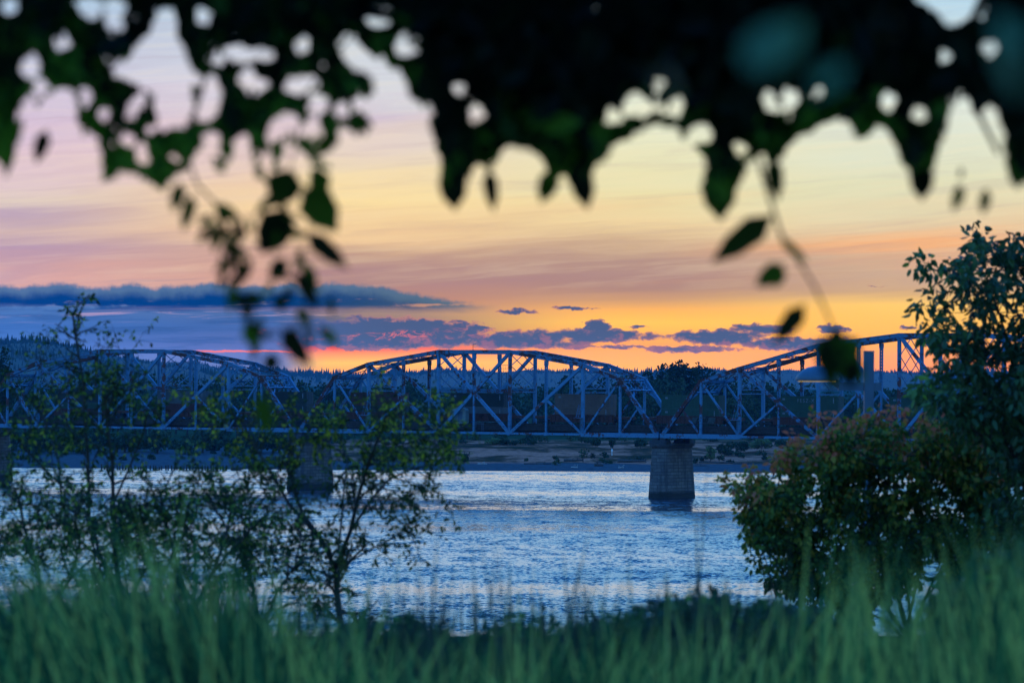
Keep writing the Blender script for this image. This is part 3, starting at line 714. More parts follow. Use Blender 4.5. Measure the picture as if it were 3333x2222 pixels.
def container(loc, cname, label, letters=None):
    e = empty('shipping_container', loc, -TH, label=label, cat='container', group='containers on the freight train')
    mat = CC[cname]; Lc, Wc, Hc = 12.19, 2.44, 2.59
    mb = MB(); mb.box((Lc/2, Wc/2, Hc/2), (Lc-.24, Wc-.16, Hc-.16))
    nr = 40
    for i in range(nr):
        x = .22 + (Lc-.44)*(i+.5)/nr
        mb.box((x, .045, Hc/2), (.15, .07, Hc-.34)); mb.box((x, Wc-.045, Hc/2), (.15, .07, Hc-.34))
    mb.build('body', mat, e)
    mb = MB()
    for x in (.08, Lc-.08):
        for y in (.08, Wc-.08): mb.box((x, y, Hc/2), (.16, .16, Hc))
    for z in (.08, Hc-.06):
        for y in (.08, Wc-.08): mb.box((Lc/2, y, z), (Lc-.32, .14, .13))
        for x in (.08, Lc-.08): mb.box((x, Wc/2, z), (.14, Wc-.32, .13))
    mb.build('frame', mat, e)
    for k_ in range(2):
        mb = MB(); mb.box((Lc-.005, .16+.53+k_*1.06, Hc/2), (.06, 1.02, Hc-.3)); d = mb.build('door', mat, e)
        mb = MB()
        for q in (.25, .75): mb.bar((Lc+.05, .16+k_*1.06+q, .2), (Lc+.05, .16+k_*1.06+q, Hc-.2), .05, .05, (1,0,0))
        mb.build('lock_rod', M_['lampgrey'], d)
    mb = MB(); mb.box((Lc*.092, -.005, Hc*.78), (.5, .02, .34)); mb.build('marking', M_['mark'], e)
    mb = MB(); mb.box((Lc*.93, -.005, Hc*.70), (.18, .02, 1.0)); mb.build('code_panel', M_['mark'], e)
    if letters:
        cu_ = bpy.data.curves.new('lettering', 'FONT'); cu_.body = letters; cu_.size = .95; cu_.extrude = .01; cu_.space_character = 1.25
        cu_.materials.append(M_['mark']); lo = bpy.data.objects.new('lettering', cu_); col.objects.link(lo); lo.parent = e
        lo = to_mesh(lo, 'lettering', e); lo.location = (3.9, -.03, Hc*.56); lo.rotation_euler = (math.pi/2, 0, 0)
    return e
TT = 5.6
RAIL = ZC+1.9
def well_car(s, label):
    e = empty('well_car', bridge_pt(s, TT, RAIL), -TH, label=label, cat='railway wagon', group='well wagons of the freight train')
    L_ = 21.6; x0 = -3.9
    for y in (-.12, 2.56):
        mb = MB(); mb.box((6.1, y, 1.0), (14.2, .12, 1.35)); mb.box((6.1, y, 1.7), (14.4, .26, .16)); mb.box((6.1, y, .36), (14.2, .24, .14))
        for i in range(15): mb.box((-.7+i*.97, y-.09 if y < 0 else y+.09, 1.0), (.1, .1, 1.2))
        mb.build('side_sill', M_['car'], e)
    mb = MB(); mb.box((6.1, 1.22, .32), (14.0, 2.4, .1)); mb.box((-2.6, 1.22, 1.2), (3.6, 2.2, .5)); mb.box((14.8, 1.22, 1.2), (3.6, 2.2, .5))
    mb.build('floor', M_['car'], e)
    for x in (-2.7, 14.9):
        mb = MB()
        for y in (.3, 2.14): mb.box((x, y, .62), (2.4, .2, .3))
        b_ = mb.build('bogie', M_['dark_steel'], e)
        for xx in (x-.85, x+.85):
            for y in (.35, 2.1):
                mb = MB(); mb.tube([(xx, y-.07, .45), (xx, y+.07, .45)], .45, 14); mb.build('wheel', M_['black'], b_)
    return e
zc0 = RAIL + .42
loads = [(190,'teal','green','dark teal container','green container'),(512,'grey','red','grey-blue container','red-brown container'),(835,'teal','teal','dark container','dark container'),
         (1141,'red','teal','dark red container','dark teal container'),(1466,'teal','grey','dark green container','grey-blue container'),(1806,'brown','brown','tan container','tan container'),
         (2153,'green','green','green container','green container'),(2534,'green','green','green container with pale lettering','green container'),(2894,'green','teal','green container','teal container')]
places = ['behind the saplings at the far left','behind the right half of the left span','over the gap between the left and middle span','at the left end of the middle span','at the centre of the middle span',
          'at the right end of the middle span','just right of the tall clear pier','left of the street lamp post','right of the street lamp post']
for (px, c1, c2, l1, l2), pl in zip(loads, places):
    s = s_of_px(px, TT)
    well_car(s, 'rust-brown well wagon ' + pl)
    container(bridge_pt(s, TT, zc0), c2, 'lower ' + l2 + ' of the stacked pair ' + pl)
    container(bridge_pt(s, TT, zc0+2.61), c1, 'upper ' + l1 + ' of the stacked pair ' + pl, letters='FESZ-X 2' if px == 2534 else None)
# graffiti on the wagon right of the pier: paint on its side
s = s_of_px(2153, TT)
cu_ = bpy.data.curves.new('graffiti', 'FONT'); cu_.body = 'pell'; cu_.size = 1.75; cu_.extrude = .01; cu_.offset = .05; cu_.shear = .3
cu_.materials.append(M_['black']); gr = bpy.data.objects.new('graffiti', cu_); col.objects.link(gr)
wc = [o_ for o_ in bpy.data.objects if o_.name.startswith('well_car') and 'just right of the tall clear pier' in o_.get('label', '')][0]
gr = to_mesh(gr, 'graffiti', wc); gr.location = (7.6, -.31, .55); gr.rotation_euler = (math.pi/2, 0, 0)
mb = MB(); mb.add([(6.6,-.285,.45),(11.4,-.285,.42),(11.8,-.285,1.5),(9.5,-.285,1.62),(6.9,-.285,1.5),(6.6,-.27,.45),(11.4,-.27,.42),(11.8,-.27,1.5),(9.5,-.27,1.62),(6.9,-.27,1.5)],
   [(0,1,2,3,4),(9,8,7,6,5),(0,5,6,1),(1,6,7,2),(2,7,8,3),(3,8,9,4),(4,9,5,0)]); mb.build('graffiti_ground', M_['tag'], wc)

# ------------------------------------------------------------------ pylon, pilings, driftwood, birds
Yp = 1700; pb = at(1641, 1250, Yp); ztop = at(1641, 1188, Yp).z
e = empty('power_pylon', (pb.x, Yp, 6.5), label='distant lattice power pylon seen through the middle span', cat='pylon')
mb = MB(); H = ztop-6.5
for sx in (-1, 1):
    for sy in (-1, 1): mb.bar((sx*1.5, sy*1.5, 0), (sx*1.1, sy*1.1, H*.86), .16, .16)
for i in range(9):
    z0 = H*.86*i/9; z1 = H*.86*(i+1)/9; w0 = 1.5-.4*i/9; w1 = 1.5-.4*(i+1)/9
    for sy in (-1, 1): mb.bar((-w0, sy*w0, z0), (w1, sy*w1, z1), .1, .1); mb.bar((w0, sy*w0, z0), (-w1, sy*w1, z1), .1, .1)
mb.build('mast', M_['dark_steel'], e)
mb = MB(); mb.bar((-2.4,0,H), (1.7,0,H), .16, .16); mb.bar((-1.6,0,H*.93), (1.5,0,H*.93), .12, .12)
for x in (-1.2,-.4,.4,1.2): mb.bar((x,0,H*.86), (x*1.1,0,H), .1, .1)
mb.build('crossarm', M_['dark_steel'], e)
mb = MB(); mb.lathe((0,0,0), [(.20,-1.5),(.19,.9),(.14,1.0)], 8)
pp = mb.build('wooden_piling', M_['wood'], label='short dark wooden piling in the row at the far water edge', cat='piling', group='row of old pilings at the far shore')
for i in range(42):
    px = 330 + i*9.9 + rng.uniform(-1.6,1.6); o_ = pp if i == 0 else pp.copy()
    if i: col.objects.link(o_)
    a = at(px, 1526, 906); o_.location = (a.x, 906 + rng.uniform(-1,1), rng.uniform(-.15,.25)); o_.rotation_euler = (R(rng.uniform(-3,3)), R(rng.uniform(-4,4)), rng.uniform(0,6)); o_.scale = (1,1,rng.uniform(.8,1.15))
a = at(810, 1526, 900); mb = MB(); mb.lathe((0,0,0), [(.13,-1.5),(.12,2.9),(.08,3.0)], 8); mb.build('marker_pole', M_['wood'], label='single taller pole in the water right of the piling row', cat='pole').location = (a.x, 900, 0)
a = at(768, 1524, 905); mb = MB()
for i in range(7): mb.lathe(((i-3)*.34, 0, 0), [(.22,-1),(.2,.75+.25*math.sin(i*2.1)),(.1,.85+.25*math.sin(i*2.1))], 7)
mb.box((0,-.24,.3),(2.6,.14,.22)); mb.build('dolphin_piles', M_['wood'], label='low dark cluster of piles at the right end of the row', cat='piles').location = (a.x, 905, 0)
def log_(px, py, Yd, Lp, r_, mat, label, tilt=0, roots=False):
    a = at(px, py, Yd); Ld = Lp/F*Yd; z = float(zfar(np.array(a.x), np.array(float(Yd))))
    mb = MB(); pts = [(-Ld/2+Ld*i/5, rng.uniform(-.12,.12), r_*.7+rng.uniform(-.05,.05)+tilt*i*.1) for i in range(6)]
    mb.tube(pts, [r_*(1.1-.1*i) for i in range(6)], 8)
    for i in range(3):
        x = rng.uniform(-Ld*.3, Ld*.4); mb.tube([(x,0,r_), (x+rng.uniform(-.5,.8), rng.uniform(-.5,.5), r_+rng.uniform(.3,.8))], [r_*.3, .03], 5)
    if roots:
        for i in range(7): an = i*.9; mb.tube([(Ld/2,0,r_), (Ld/2+.4, math.cos(an)*.9, r_+math.sin(an)*.9)], [r_*.4,.05], 5)
    o_ = mb.build('driftwood_log', mat, label=label, cat='driftwood', group='driftwood on the far shore'); o_.location = (a.x, Yd, z); return o_
lw = M_['wood']
for a in [(2055,1492,958,88,.42,lw,'long dark driftwood trunk with roots just left of the tall pier',.2,True),(1865,1490,960,60,.38,lw,'dark driftwood trunk on the sand below the tan container',.3,True),
          (1965,1493,957,50,.2,lw,'thin dark log between the two big driftwood trunks'),(1950,1509,938,28,.45,lw,'short black stump lying on the mud'),(1750,1502,946,90,.2,lw,'thin long log on the mud below the bushes'),
          (1490,1466,978,70,.36,lw,'dark log on the sand under the left half of the middle span',.1,True),(1455,1510,936,14,.3,lw,'small dark snag on the mud near the water'),
          (1870,1514,930,22,.13,M_['palewood'],'pale thin driftwood pole on the mud below the tan container'),(2022,1515,930,18,.12,M_['palewood'],'pale short driftwood pole left of the tall pier'),
          (2330,1496,955,110,.25,lw,'long low log right of the tall pier'),(2420,1498,952,70,.22,lw,'dark log right of the long low one'),(2270,1508,942,60,.14,lw,'thin log on the mud beside the tall pier'),
          (1570,1503,945,30,.12,M_['palewood'],'pale short pole on the mud under the middle span'),(900,1480,975,70,.25,lw,'dark log on the shore behind the yellow-leaved sapling'),(2520,1500,950,40,.2,M_['palewood'],'pale grey log near the red-tipped bush')]:
    log_(*a)
a = at(1992, 1462, 985); z = float(zfar(np.array(a.x), np.array(985.))); mb = MB(); mb.lathe((0,0,0), [(.09,0),(.09,.9),(.2,.95),(.24,1.5),(.05,1.6)], 8); mb.build('white_marker', M_['white'], label='tiny white marker post on the far bank', cat='marker').location = (a.x, 985, z)
def bird(px, py, Yd, span_, label, tilt):
    a = at(px, py, Yd); mb = MB(); s_ = span_
    mb.tube([(-.3*s_,0,0),(-.1*s_,0,.02*s_),(.12*s_,0,.01*s_),(.24*s_,0,.0)], [.01*s_,.06*s_,.05*s_,.01*s_], 6)
    b = mb.build('bird', M_['black'], label=label, cat='bird'); b.location = a; b.rotation_euler = (0, 0, tilt)
    for sg in (-1, 1):
        wg = MB(); wg.add([(.08*s_,0,.03*s_),(-.1*s_,0,.03*s_),(-.08*s_,sg*.28*s_,.2*s_),(.06*s_,sg*.28*s_,.2*s_),(-.1*s_,sg*.6*s_,.1*s_),
                           (.08*s_,0,.0),(-.1*s_,0,.0),(-.08*s_,sg*.28*s_,.18*s_),(.06*s_,sg*.28*s_,.18*s_)],
                          [(0,1,2,3),(3,2,4),(8,7,6,5),(4,7,8),(0,3,8,5),(1,6,7,2),(3,4,8),(2,7,4)]); wg.build('wing', M_['black'], b)
bird(524, 1015, 420, .55, 'small bird gliding under the dark cloud bank', R(100))
bird(2885, 930, 600, .4, 'tiny bird speck in the orange sky at right', R(80))

# ------------------------------------------------------------------ street lamp on the slope
Yl = 72; bl = at(2828, 1250, Yl); zg = float(znear(np.array(bl.x), np.array(float(Yl))))
e = empty('street_lamp', (bl.x, Yl, zg), label='blue-grey square street lamp post with a domed lamp head on a short arm', cat='street lamp')
topz = at(2828, 1146, Yl).z - zg; px2m = Yl/F
mb = MB(); mb.box((0,0,topz/2-.1), (31*px2m, 31*px2m, topz+.2)); mb.box((0,0,topz+.01),(33*px2m,33*px2m,.03)); mb.box((0,0,0), (.42,.42,.12)); mb.build('post', M_['lampgrey'], e)
za = at(2800, 1258, Yl).z - zg
mb = MB(); mb.box((-58*px2m, -.0, za), (82*px2m, .14, 26*px2m)); mb.box((28*px2m, 0, za), (24*px2m, .14, 26*px2m)); mb.build('arm', M_['lampgrey'], e)
hx = at(2660, 1236, Yl).x - bl.x; hz = at(2660, 1236, Yl).z - zg
mb = MB(); mb.lathe((hx, 0, hz), [(.40,-.02),(.41,.0),(.39,.06),(.34,.13),(.27,.19),(.18,.235),(.08,.255),(.01,.26)], 28, 1.0, .7); mb.build('lamp_head', M_['lampgrey'], e, smooth=True)
mb = MB(); mb.bar((hx+.25, 0, hz+.06), (-95*px2m, 0, za), .09, .12); mb.build('bracket', M_['lampgrey'], e)
m, t = mat_new('lamp lens'); em = t.new('ShaderNodeEmission'); em.inputs[0].default_value = (1,.72,.25,1); em.inputs[1].default_value = .45; o = t.new('ShaderNodeOutputMaterial'); t.l.new(em.outputs[0], o.inputs[0]); M_['lens'] = m
mb = MB(); mb.lathe((hx, 0, hz), [(.36,-.035),(.36,-.022)], 28, 1.0, .7); mb.build('lens', M_['lens'], e)

# ------------------------------------------------------------------ near vegetation
def grow(starts, depth, seed, twig=(.25,.6), nsub=3, levels=2, r0=.02, spread=.9, upb=.35, dj=.25):
    """starts: list of (polyline of Vectors, radius). Returns tubes and twig points for leaves."""
    r_ = np.random.default_rng(seed); tubes = list(starts); leaves = []
    cur = [(pl, rad) for pl, rad in starts]
    for lv in range(levels):
        nxt = []
        for pl, rad in cur:
            L = sum((pl[i+1]-pl[i]).length for i in range(len(pl)-1)); n = max(1, int(L*nsub*(1 if lv == 0 else 1.3)))
            for q in range(n):
                f = r_.uniform(.25, 1.0)*(len(pl)-1); i = min(int(f), len(pl)-2); p = pl[i].lerp(pl[i+1], f-i); d = (pl[i+1]-pl[i]).normalized()
                v = Vector(r_.normal(size=3)); v.y *= .7; v = (d*.7 + v.normalized()*spread + Vector((0,0,upb))).normalized()
                ln = r_.uniform(*twig)*(1 if lv == 0 else .6); pts = [p]; 
                for s_ in range(3):
                    v = (v + Vector(r_.normal(size=3))*.18 + Vector((0,0,-.04))).normalized(); pts.append(pts[-1] + v*(ln/3))
                nxt.append((pts, max(.0022, rad*.45)))
        tubes += nxt; cur = nxt
    for pl, rad in cur + (tubes[len(starts):] if levels > 1 else []):
        L = sum((pl[i+1]-pl[i]).length for i in range(len(pl)-1))
        leaves.append((pl, L))
    return tubes, leaves
def leaf_points(leaves, per_m, jit=.03, seed=0, lo=.1):
    r_ = np.random.default_rng(seed); out = []; dr = []
    for pl, L in leaves:
        n = r_.poisson(L*per_m)
        for q in range(n):
            f = r_.uniform(lo, 1.0)*(len(pl)-1); i = min(int(f), len(pl)-2); p = pl[i].lerp(pl[i+1], f-i)
            out.append(p + Vector(r_.normal(size=3))*jit); d = (pl[i+1]-pl[i]).normalized(); dr.append(d)
    return np.array([tuple(v) for v in out]), np.array([tuple(v) for v in dr])
def shrub(name, label, cat, polys, Yd, r0, mat, seed, per_m, leafL, Wr=.45, nsub=3, levels=2, twig=(.25,.6), spread=.9, upb=.35, tonef=None, droop=(0,0,-.5), keep=None, dspread=.35, group=None):
    base_px = polys[0][0]; b = at(base_px[0], base_px[1], Yd); zb = float(znear(np.array(b.x), np.array(float(Yd)))); org = Vector((b.x, Yd, zb))
    e = empty(name, org, label=label, cat=cat, group=group)
    r_ = np.random.default_rng(seed); starts = []; heads = {}
    for pl, rad in [(p_[:-1], p_[-1]) if isinstance(p_[-1], float) else (p_, r0) for p_ in polys]:
        pts = []
        y_ = heads.get(pl[0], Yd); dy = r_.uniform(-dspread, dspread)
        for i, (px, py) in enumerate(pl):
            yy = y_ + dy*i; heads.setdefault((px, py), yy); pts.append(at(px, py, yy) - org)
        starts.append((pts, rad))
    tubes, leaves = grow(starts, Yd, seed, twig, nsub, levels, r0, spread, upb)
    mb = MB()
    for i, (pl, rad) in enumerate(tubes):
        n = len(pl); mb.tube(pl, [rad*(1-.55*j/(n-1)) for j in range(n)], 6 if i < len(starts) else 4)
    mb.build('stems', M_['bark'], e)
    P, Dr = leaf_points(leaves, per_m, .02, seed+1)
    if keep is not None: k_ = keep(P + np.array(org)); P = P[k_]; Dr = Dr[k_]
    D = Dr*.7 + unit(len(P))*.9 + np.array(droop)
    tone = tonef(P + np.array(org)) if tonef else None
    foliage('leaves', P, leafL, Wr, mat, e, dirs=D, tone=tone)
    return e
def to_px(P):
    d = P - np.array([0,0,CAMZ]); zc = d@np.array(cf); return CX + F*(d@np.array(cr))/zc, CY - F*(d@np.array(cu))/zc
M_['sapling'] = leafmat('sapling leaves', [(0,(.012,.026,.008)),(.4,(.05,.09,.014)),(.7,(.18,.22,.018)),(.93,(.50,.44,.03)),(1,(.6,.22,.04))], .45)
M_['sapgreen'] = leafmat('green sapling leaves', [(0,(.010,.024,.010)),(.5,(.03,.07,.02)),(.8,(.12,.20,.025)),(1,(.42,.40,.04))], .4)
tone_yel = lambda P: np.clip(rng.uniform(0,1,len(P))**.8*np.interp(to_px(P)[1], [1200,1500,1560], [1.0,.95,.45]), 0, 1)
shrub('young_tree', 'yellow-leaved sapling with a forked dark trunk in front of the middle pier', 'tree',
  [[(1130,2170),(1118,2080),(1100,1960),(1090,1850),.055],
   [(1090,1850),(1050,1760),(985,1670),(955,1590),(945,1545),(920,1500),.03],
   [(1050,1760),(940,1640),(880,1530),(820,1440),(785,1360),.024],
   [(1090,1850),(1140,1730),(1165,1620),(1195,1520),(1225,1440),(1260,1370),.03],
   [(1140,1730),(1205,1630),(1265,1560),(1340,1525),(1430,1510),.02],
   [(1100,1800),(1112,1690),(1120,1590),(1130,1500),(1110,1420),.016],
   [(1195,1520),(1300,1450),(1400,1420),(1500,1410),.012],
   [(1205,1630),(1300,1620),(1370,1600),.010],
   [(880,1530),(800,1520),(740,1560),.010],
   [(985,1670),(880,1660),(780,1640),(700,1620),.012],
   [(1085,1860),(1200,1790),(1300,1740),(1350,1760),.012],
   [(1085,1880),(980,1830),(880,1790),.012],
   [(1225,1440),(1330,1390),(1420,1370),.009],[(820,1440),(740,1380),(700,1330),.009],[(945,1545),(1000,1420),(1020,1340),.012],[(785,1360),(760,1290),.007]],
  48, .02, M_['sapling'], 21, 11.5, .07, .5, 9.0, 2, (.28,.62), tonef=tone_yel, upb=.12)
shrub('young_tree', 'tall thin many-stemmed sapling at the left, its top twig above the bridge', 'tree',
  [[(420,2180),(400,1980),(375,1800),(368,1640),(366,1500),(350,1400),(340,1290),.035],
   [(400,1980),(330,1820),(290,1680),(287,1500),(275,1360),(272,1240),(255,1150),(243,1080),(236,1015),.026],
   [(330,1820),(240,1740),(200,1620),(190,1500),(160,1400),(120,1320),.022],
   [(368,1640),(430,1500),(470,1400),(480,1320),.016],
   [(290,1680),(180,1560),(90,1470),(40,1400),.016],
   [(200,1620),(100,1600),(40,1560),.012],[(287,1500),(220,1380),(180,1290),(135,1220),(128,1120),.010],[(350,1400),(400,1300),(410,1180),(405,1130),.008],
   [(272,1240),(300,1210),(310,1180),.006],[(160,1400),(70,1330),(40,1260),.01],[(366,1500),(300,1440),(250,1400),.01],[(275,1360),(370,1290),(440,1260),.01],[(340,1290),(330,1210),(325,1170),.008],
   [(375,1800),(480,1720),(560,1640),.014]],
  50, .02, M_['sapgreen'], 33, 12.5, .072, .5, 8.0, 2, (.22,.5), upb=.15, keep=lambda P: (to_px(P)[1] > 1180) | (to_px(P)[1] < 1105) | (rng.uniform(0,1,len(P)) < .3))
shrub('twig_cluster', 'top shoot of the left sapling with dark drooping leaves against the cloud', 'twig', [[(262,1190),(245,1090),(232,1020)],[(245,1090),(210,1060),(185,1050),.004],[(245,1095),(300,1060),(345,1038),.004],[(238,1050),(205,1010),(190,1000),.004],[(240,1040),(240,1000),.004]],
  50.3, .006, M_['sapgreen'], 35, 55, .085, .42, 3.0, 1, (.05,.14), upb=0) if False else None
shrub('low_shrub', 'low dark leafy shrub between the two left saplings', 'bush',
  [[(640,2180),(620,2000),(580,1850),(540,1700),(520,1600),.03],[(620,2000),(700,1850),(740,1720),(760,1600),.024],[(700,1850),(800,1740),(860,1680),.016],[(580,1850),(480,1760),(420,1700),.016],
   [(740,1720),(680,1620),(640,1560),.012],[(620,1950),(560,1800),(640,1680),.016],[(700,1850),(640,1760),(600,1700),.012]],
  46, .02, M_['sapgreen'], 41, 14, .068, .5, 10.0, 2, (.25,.55), upb=.1)
shrub('low_shrub', 'dark leafy shrub low at the left edge behind the grass', 'bush',
  [[(160,2180),(150,2000),(120,1850),(80,1720),(60,1620),.03],[(150,2000),(230,1880),(260,1760),(240,1660),.024],[(120,1850),(40,1780),(-20,1720),.016],[(230,1880),(340,1780),(400,1740),.016],[(120,1850),(170,1720),(150,1620),.012]],
  45, .02, M_['sapgreen'], 43, 14, .068, .5, 10.0, 2, (.25,.55), upb=.1)

shrub('low_shrub', 'tangled low shrub between the yellow-leaved sapling and its left neighbour', 'bush',
  [[(850,2200),(850,2050),(820,1900),(790,1790),(800,1680),.028],[(850,2050),(900,1930),(960,1840),(980,1740),.022],[(820,1900),(730,1820),(690,1740),.016],[(900,1930),(860,1800),(880,1700),.014],[(850,2000),(960,1960),(1030,1900),.014]],
  47, .02, M_['sapgreen'], 47, 14, .068, .5, 10.0, 2, (.25,.55), upb=.1)
shrub('low_shrub', 'tangled low shrub between the tall thin sapling and the left edge shrub', 'bush',
  [[(330,2200),(320,2060),(300,1930),(310,1800),(280,1680),.026],[(320,2060),(420,1950),(480,1840),(500,1740),.022],[(300,1930),(220,1860),(190,1760),.016],[(420,1950),(400,1820),(380,1720),.014]],
  47, .02, M_['sapgreen'], 48, 14, .068, .5, 10.0, 2, (.25,.55), upb=.1)
def mass(name, label, cat, poly, Yd, thick, ncl, perc, crad, leafL, Wr, mat, base, seed, holes=(), tonef=None, droop=(0,0,-.7), trunks=6, tr_r=.03, spread=.8):
    """a leafy crown made of leaf clusters carried on twigs inside an outline"""
    r_ = np.random.default_rng(seed); xs = [a for a,_ in poly]; ys = [b for _,b in poly]
    C = []
    while len(C) < ncl:
        px = r_.uniform(min(xs), max(xs), 4000); py = r_.uniform(min(ys), max(ys), 4000); ok = inpoly(px, py, poly)
        for h in holes: ok &= ((px-h[0])/h[2])**2 + ((py-h[1])/h[3])**2 > 1
        C += list(zip(px[ok], py[ok]))
    C = C[:ncl]; cxm = np.mean(xs)
    b = at(base[0], base[1], Yd); zb = float(znear(np.array(b.x), np.array(float(Yd)))); org = Vector((b.x, Yd, zb - .05))
    e = empty(name, org, label=label, cat=cat)
    ctr = [at(px + r_.normal(0, 22), py + r_.normal(0, 22), Yd + r_.uniform(-1, 1)*thick) - org for px, py in C]
    mb = MB(); hubs = []
    for k_ in range(trunks):
        c0 = ctr[r_.integers(len(ctr))]; p1 = Vector((c0.x*.25, c0.y*.4, c0.z*.45)); p2 = c0*.85
        root = Vector((r_.uniform(-.12,.12), r_.uniform(-.1,.1), 0)); mb.tube([root, p1, (p1+p2)/2 + Vector((0,0,.08)), p2], [tr_r, tr_r*.75, tr_r*.5, tr_r*.2], 7)
        hubs += [p1, (p1+p2)/2, p2]
    Ps, Ds, Ts = [], [], []
    for c_ in ctr:
        h = min(hubs, key=lambda q: (q-c_).length); mid = (h+c_)/2 + Vector((0,0,-.05)); mb.tube([h, mid, c_], [.009,.006,.002], 4)
        if r_.uniform() < .25: hubs.append(c_)
        n = r_.poisson(perc); q = r_.normal(size=(n,3)); q /= np.linalg.norm(q, axis=1, keepdims=True); q *= (r_.uniform(0,1,n)**.5*crad)[:,None]
        Ps.append(np.array(c_) + q); Ds.append(q/crad*.8 + r_.normal(size=(n,3))*spread*.6 + np.array(droop)); Ts.append(np.full(n, r_.uniform(-.18,.18)))
    mb.build('stems', M_['bark'], e)
    P = np.concatenate(Ps); D = np.concatenate(Ds); T = np.concatenate(Ts)
    px, py = to_px(P + np.array(org)); ok = np.ones(len(P), bool)
    for h in holes: ok &= ((px-h[0])/h[2])**2 + ((py-h[1])/h[3])**2 > .8
    P, D, T = P[ok], D[ok], T[ok]
    tone = np.clip((tonef(P + np.array(org)) if tonef else rng.uniform(0,1,len(P))) + T, 0, 1)
    foliage('leaves', P, leafL, Wr, mat, e, dirs=D, tone=tone); return e
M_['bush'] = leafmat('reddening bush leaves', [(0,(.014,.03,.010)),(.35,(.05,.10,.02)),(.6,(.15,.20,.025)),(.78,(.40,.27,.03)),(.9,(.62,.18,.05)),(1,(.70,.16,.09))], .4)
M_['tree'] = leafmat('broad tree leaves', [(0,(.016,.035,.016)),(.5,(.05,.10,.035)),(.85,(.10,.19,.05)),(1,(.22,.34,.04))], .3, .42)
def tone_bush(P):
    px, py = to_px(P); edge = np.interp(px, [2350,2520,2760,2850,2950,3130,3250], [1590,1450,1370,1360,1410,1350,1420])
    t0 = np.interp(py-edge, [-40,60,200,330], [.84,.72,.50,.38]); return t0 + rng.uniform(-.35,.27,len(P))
bush_poly = [(2390,1600),(2420,1560),(2480,1545),(2530,1500),(2550,1465),(2600,1440),(2700,1385),(2760,1365),(2860,1362),(2930,1415),(3010,1405),(3090,1362),(3170,1362),(3230,1420),(3290,1600),(3270,1800),(3180,1900),(3080,1880),(3000,1890),(2900,1870),(2850,1990),(2740,2000),(2640,1950),(2550,1890),(2480,1800),(2425,1700)]
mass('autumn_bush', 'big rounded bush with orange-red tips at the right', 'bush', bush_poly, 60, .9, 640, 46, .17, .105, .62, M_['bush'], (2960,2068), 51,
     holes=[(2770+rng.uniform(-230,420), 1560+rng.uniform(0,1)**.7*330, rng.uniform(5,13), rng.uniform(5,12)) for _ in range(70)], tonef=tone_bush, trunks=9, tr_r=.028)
mass('autumn_bush_shoot', '', '', bush_poly, 60, .9, 1, 1, .1, .1, .6, M_['bush'], (2960,2068), 1) if False else None
shrub('side_shoot', 'long orange-leaved shoot sticking out left of the big bush over the water', 'twig',
  [[(2560,2068),(2500,1850),(2470,1740),(2440,1660),(2400,1600),(2370,1575),(2352,1552),.010],[(2470,1740),(2450,1650),(2440,1590),(2455,1555),.006],[(2440,1660),(2500,1600),(2540,1580),.006]],
  59.5, .008, M_['bush'], 55, 62, .085, .55, 3.2, 1, (.08,.2), upb=.1, tonef=lambda P: rng.uniform(.55,1,len(P)), dspread=.05)
tree_poly = [(3010,985),(3035,900),(3090,860),(3130,810),(3180,800),(3215,745),(3260,765),(3300,780),(3340,790),(3420,760),(3700,800),(3800,1100),(3800,1700),(3560,2000),(3330,1960),(3270,1760),(3240,1600),(3230,1450),(3140,1400),(3040,1330),(2980,1290),(3010,1240),(3040,1150),(3000,1080)]
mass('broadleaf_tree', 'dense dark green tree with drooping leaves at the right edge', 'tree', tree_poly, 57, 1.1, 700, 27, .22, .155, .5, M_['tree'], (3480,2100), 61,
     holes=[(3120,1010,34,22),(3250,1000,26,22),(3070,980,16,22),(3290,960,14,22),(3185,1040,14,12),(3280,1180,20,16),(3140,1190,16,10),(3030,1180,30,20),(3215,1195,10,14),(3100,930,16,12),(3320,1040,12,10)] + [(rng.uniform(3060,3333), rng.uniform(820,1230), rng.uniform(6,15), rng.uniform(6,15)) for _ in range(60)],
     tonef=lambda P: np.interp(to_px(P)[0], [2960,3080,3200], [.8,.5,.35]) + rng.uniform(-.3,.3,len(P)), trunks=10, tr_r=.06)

# ------------------------------------------------------------------ overhanging tree close to the camera
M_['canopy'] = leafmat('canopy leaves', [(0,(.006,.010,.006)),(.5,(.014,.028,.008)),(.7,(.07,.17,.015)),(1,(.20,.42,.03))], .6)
edge = [(-60,500),(40,560),(75,420),(95,330),(110,330),(120,430),(140,330),(200,290),(245,330),(255,500),(290,420),(330,540),(325,640),(350,600),(400,560),(470,600),(500,610),(530,640),(560,590),(610,560),(640,500),(680,480),(700,560),(730,580),(770,500),(800,480),(840,620),(900,600),(925,500),(960,470),(1000,520),(1050,580),(1090,560),(1100,470),(1130,440),(1170,470),(1220,420),(1225,340),(1210,240),(1260,225),(1320,260),(1330,330),(1390,380),(1400,480),(1440,520),(1430,610),(1470,680),(1510,640),(1550,540),(1570,540),(1600,670),(1625,620),(1600,520),(1660,490),(1740,490),(1800,520),(1770,600),(1760,650),(1810,610),(1840,570),(1870,640),(1910,670),(1940,560),(2000,470),(2080,430),(2150,420),(2220,470),(2290,500),(2300,640),(2330,700),(2390,650),(2440,560),(2480,480),(2510,600),(2535,640),(2560,500),(2600,450),(2640,440),(2700,400),(2760,400),(2780,480),(2820,470),(2860,400),(2900,440),(2930,520),(2980,620),(3010,640),(3040,560),(3060,470),(3110,430),(3140,600),(3100,660),(3120,670),(3160,600),(3180,600),(3200,680),(3230,650),(3290,600),(3310,640),(3333,600),(3420,600)]
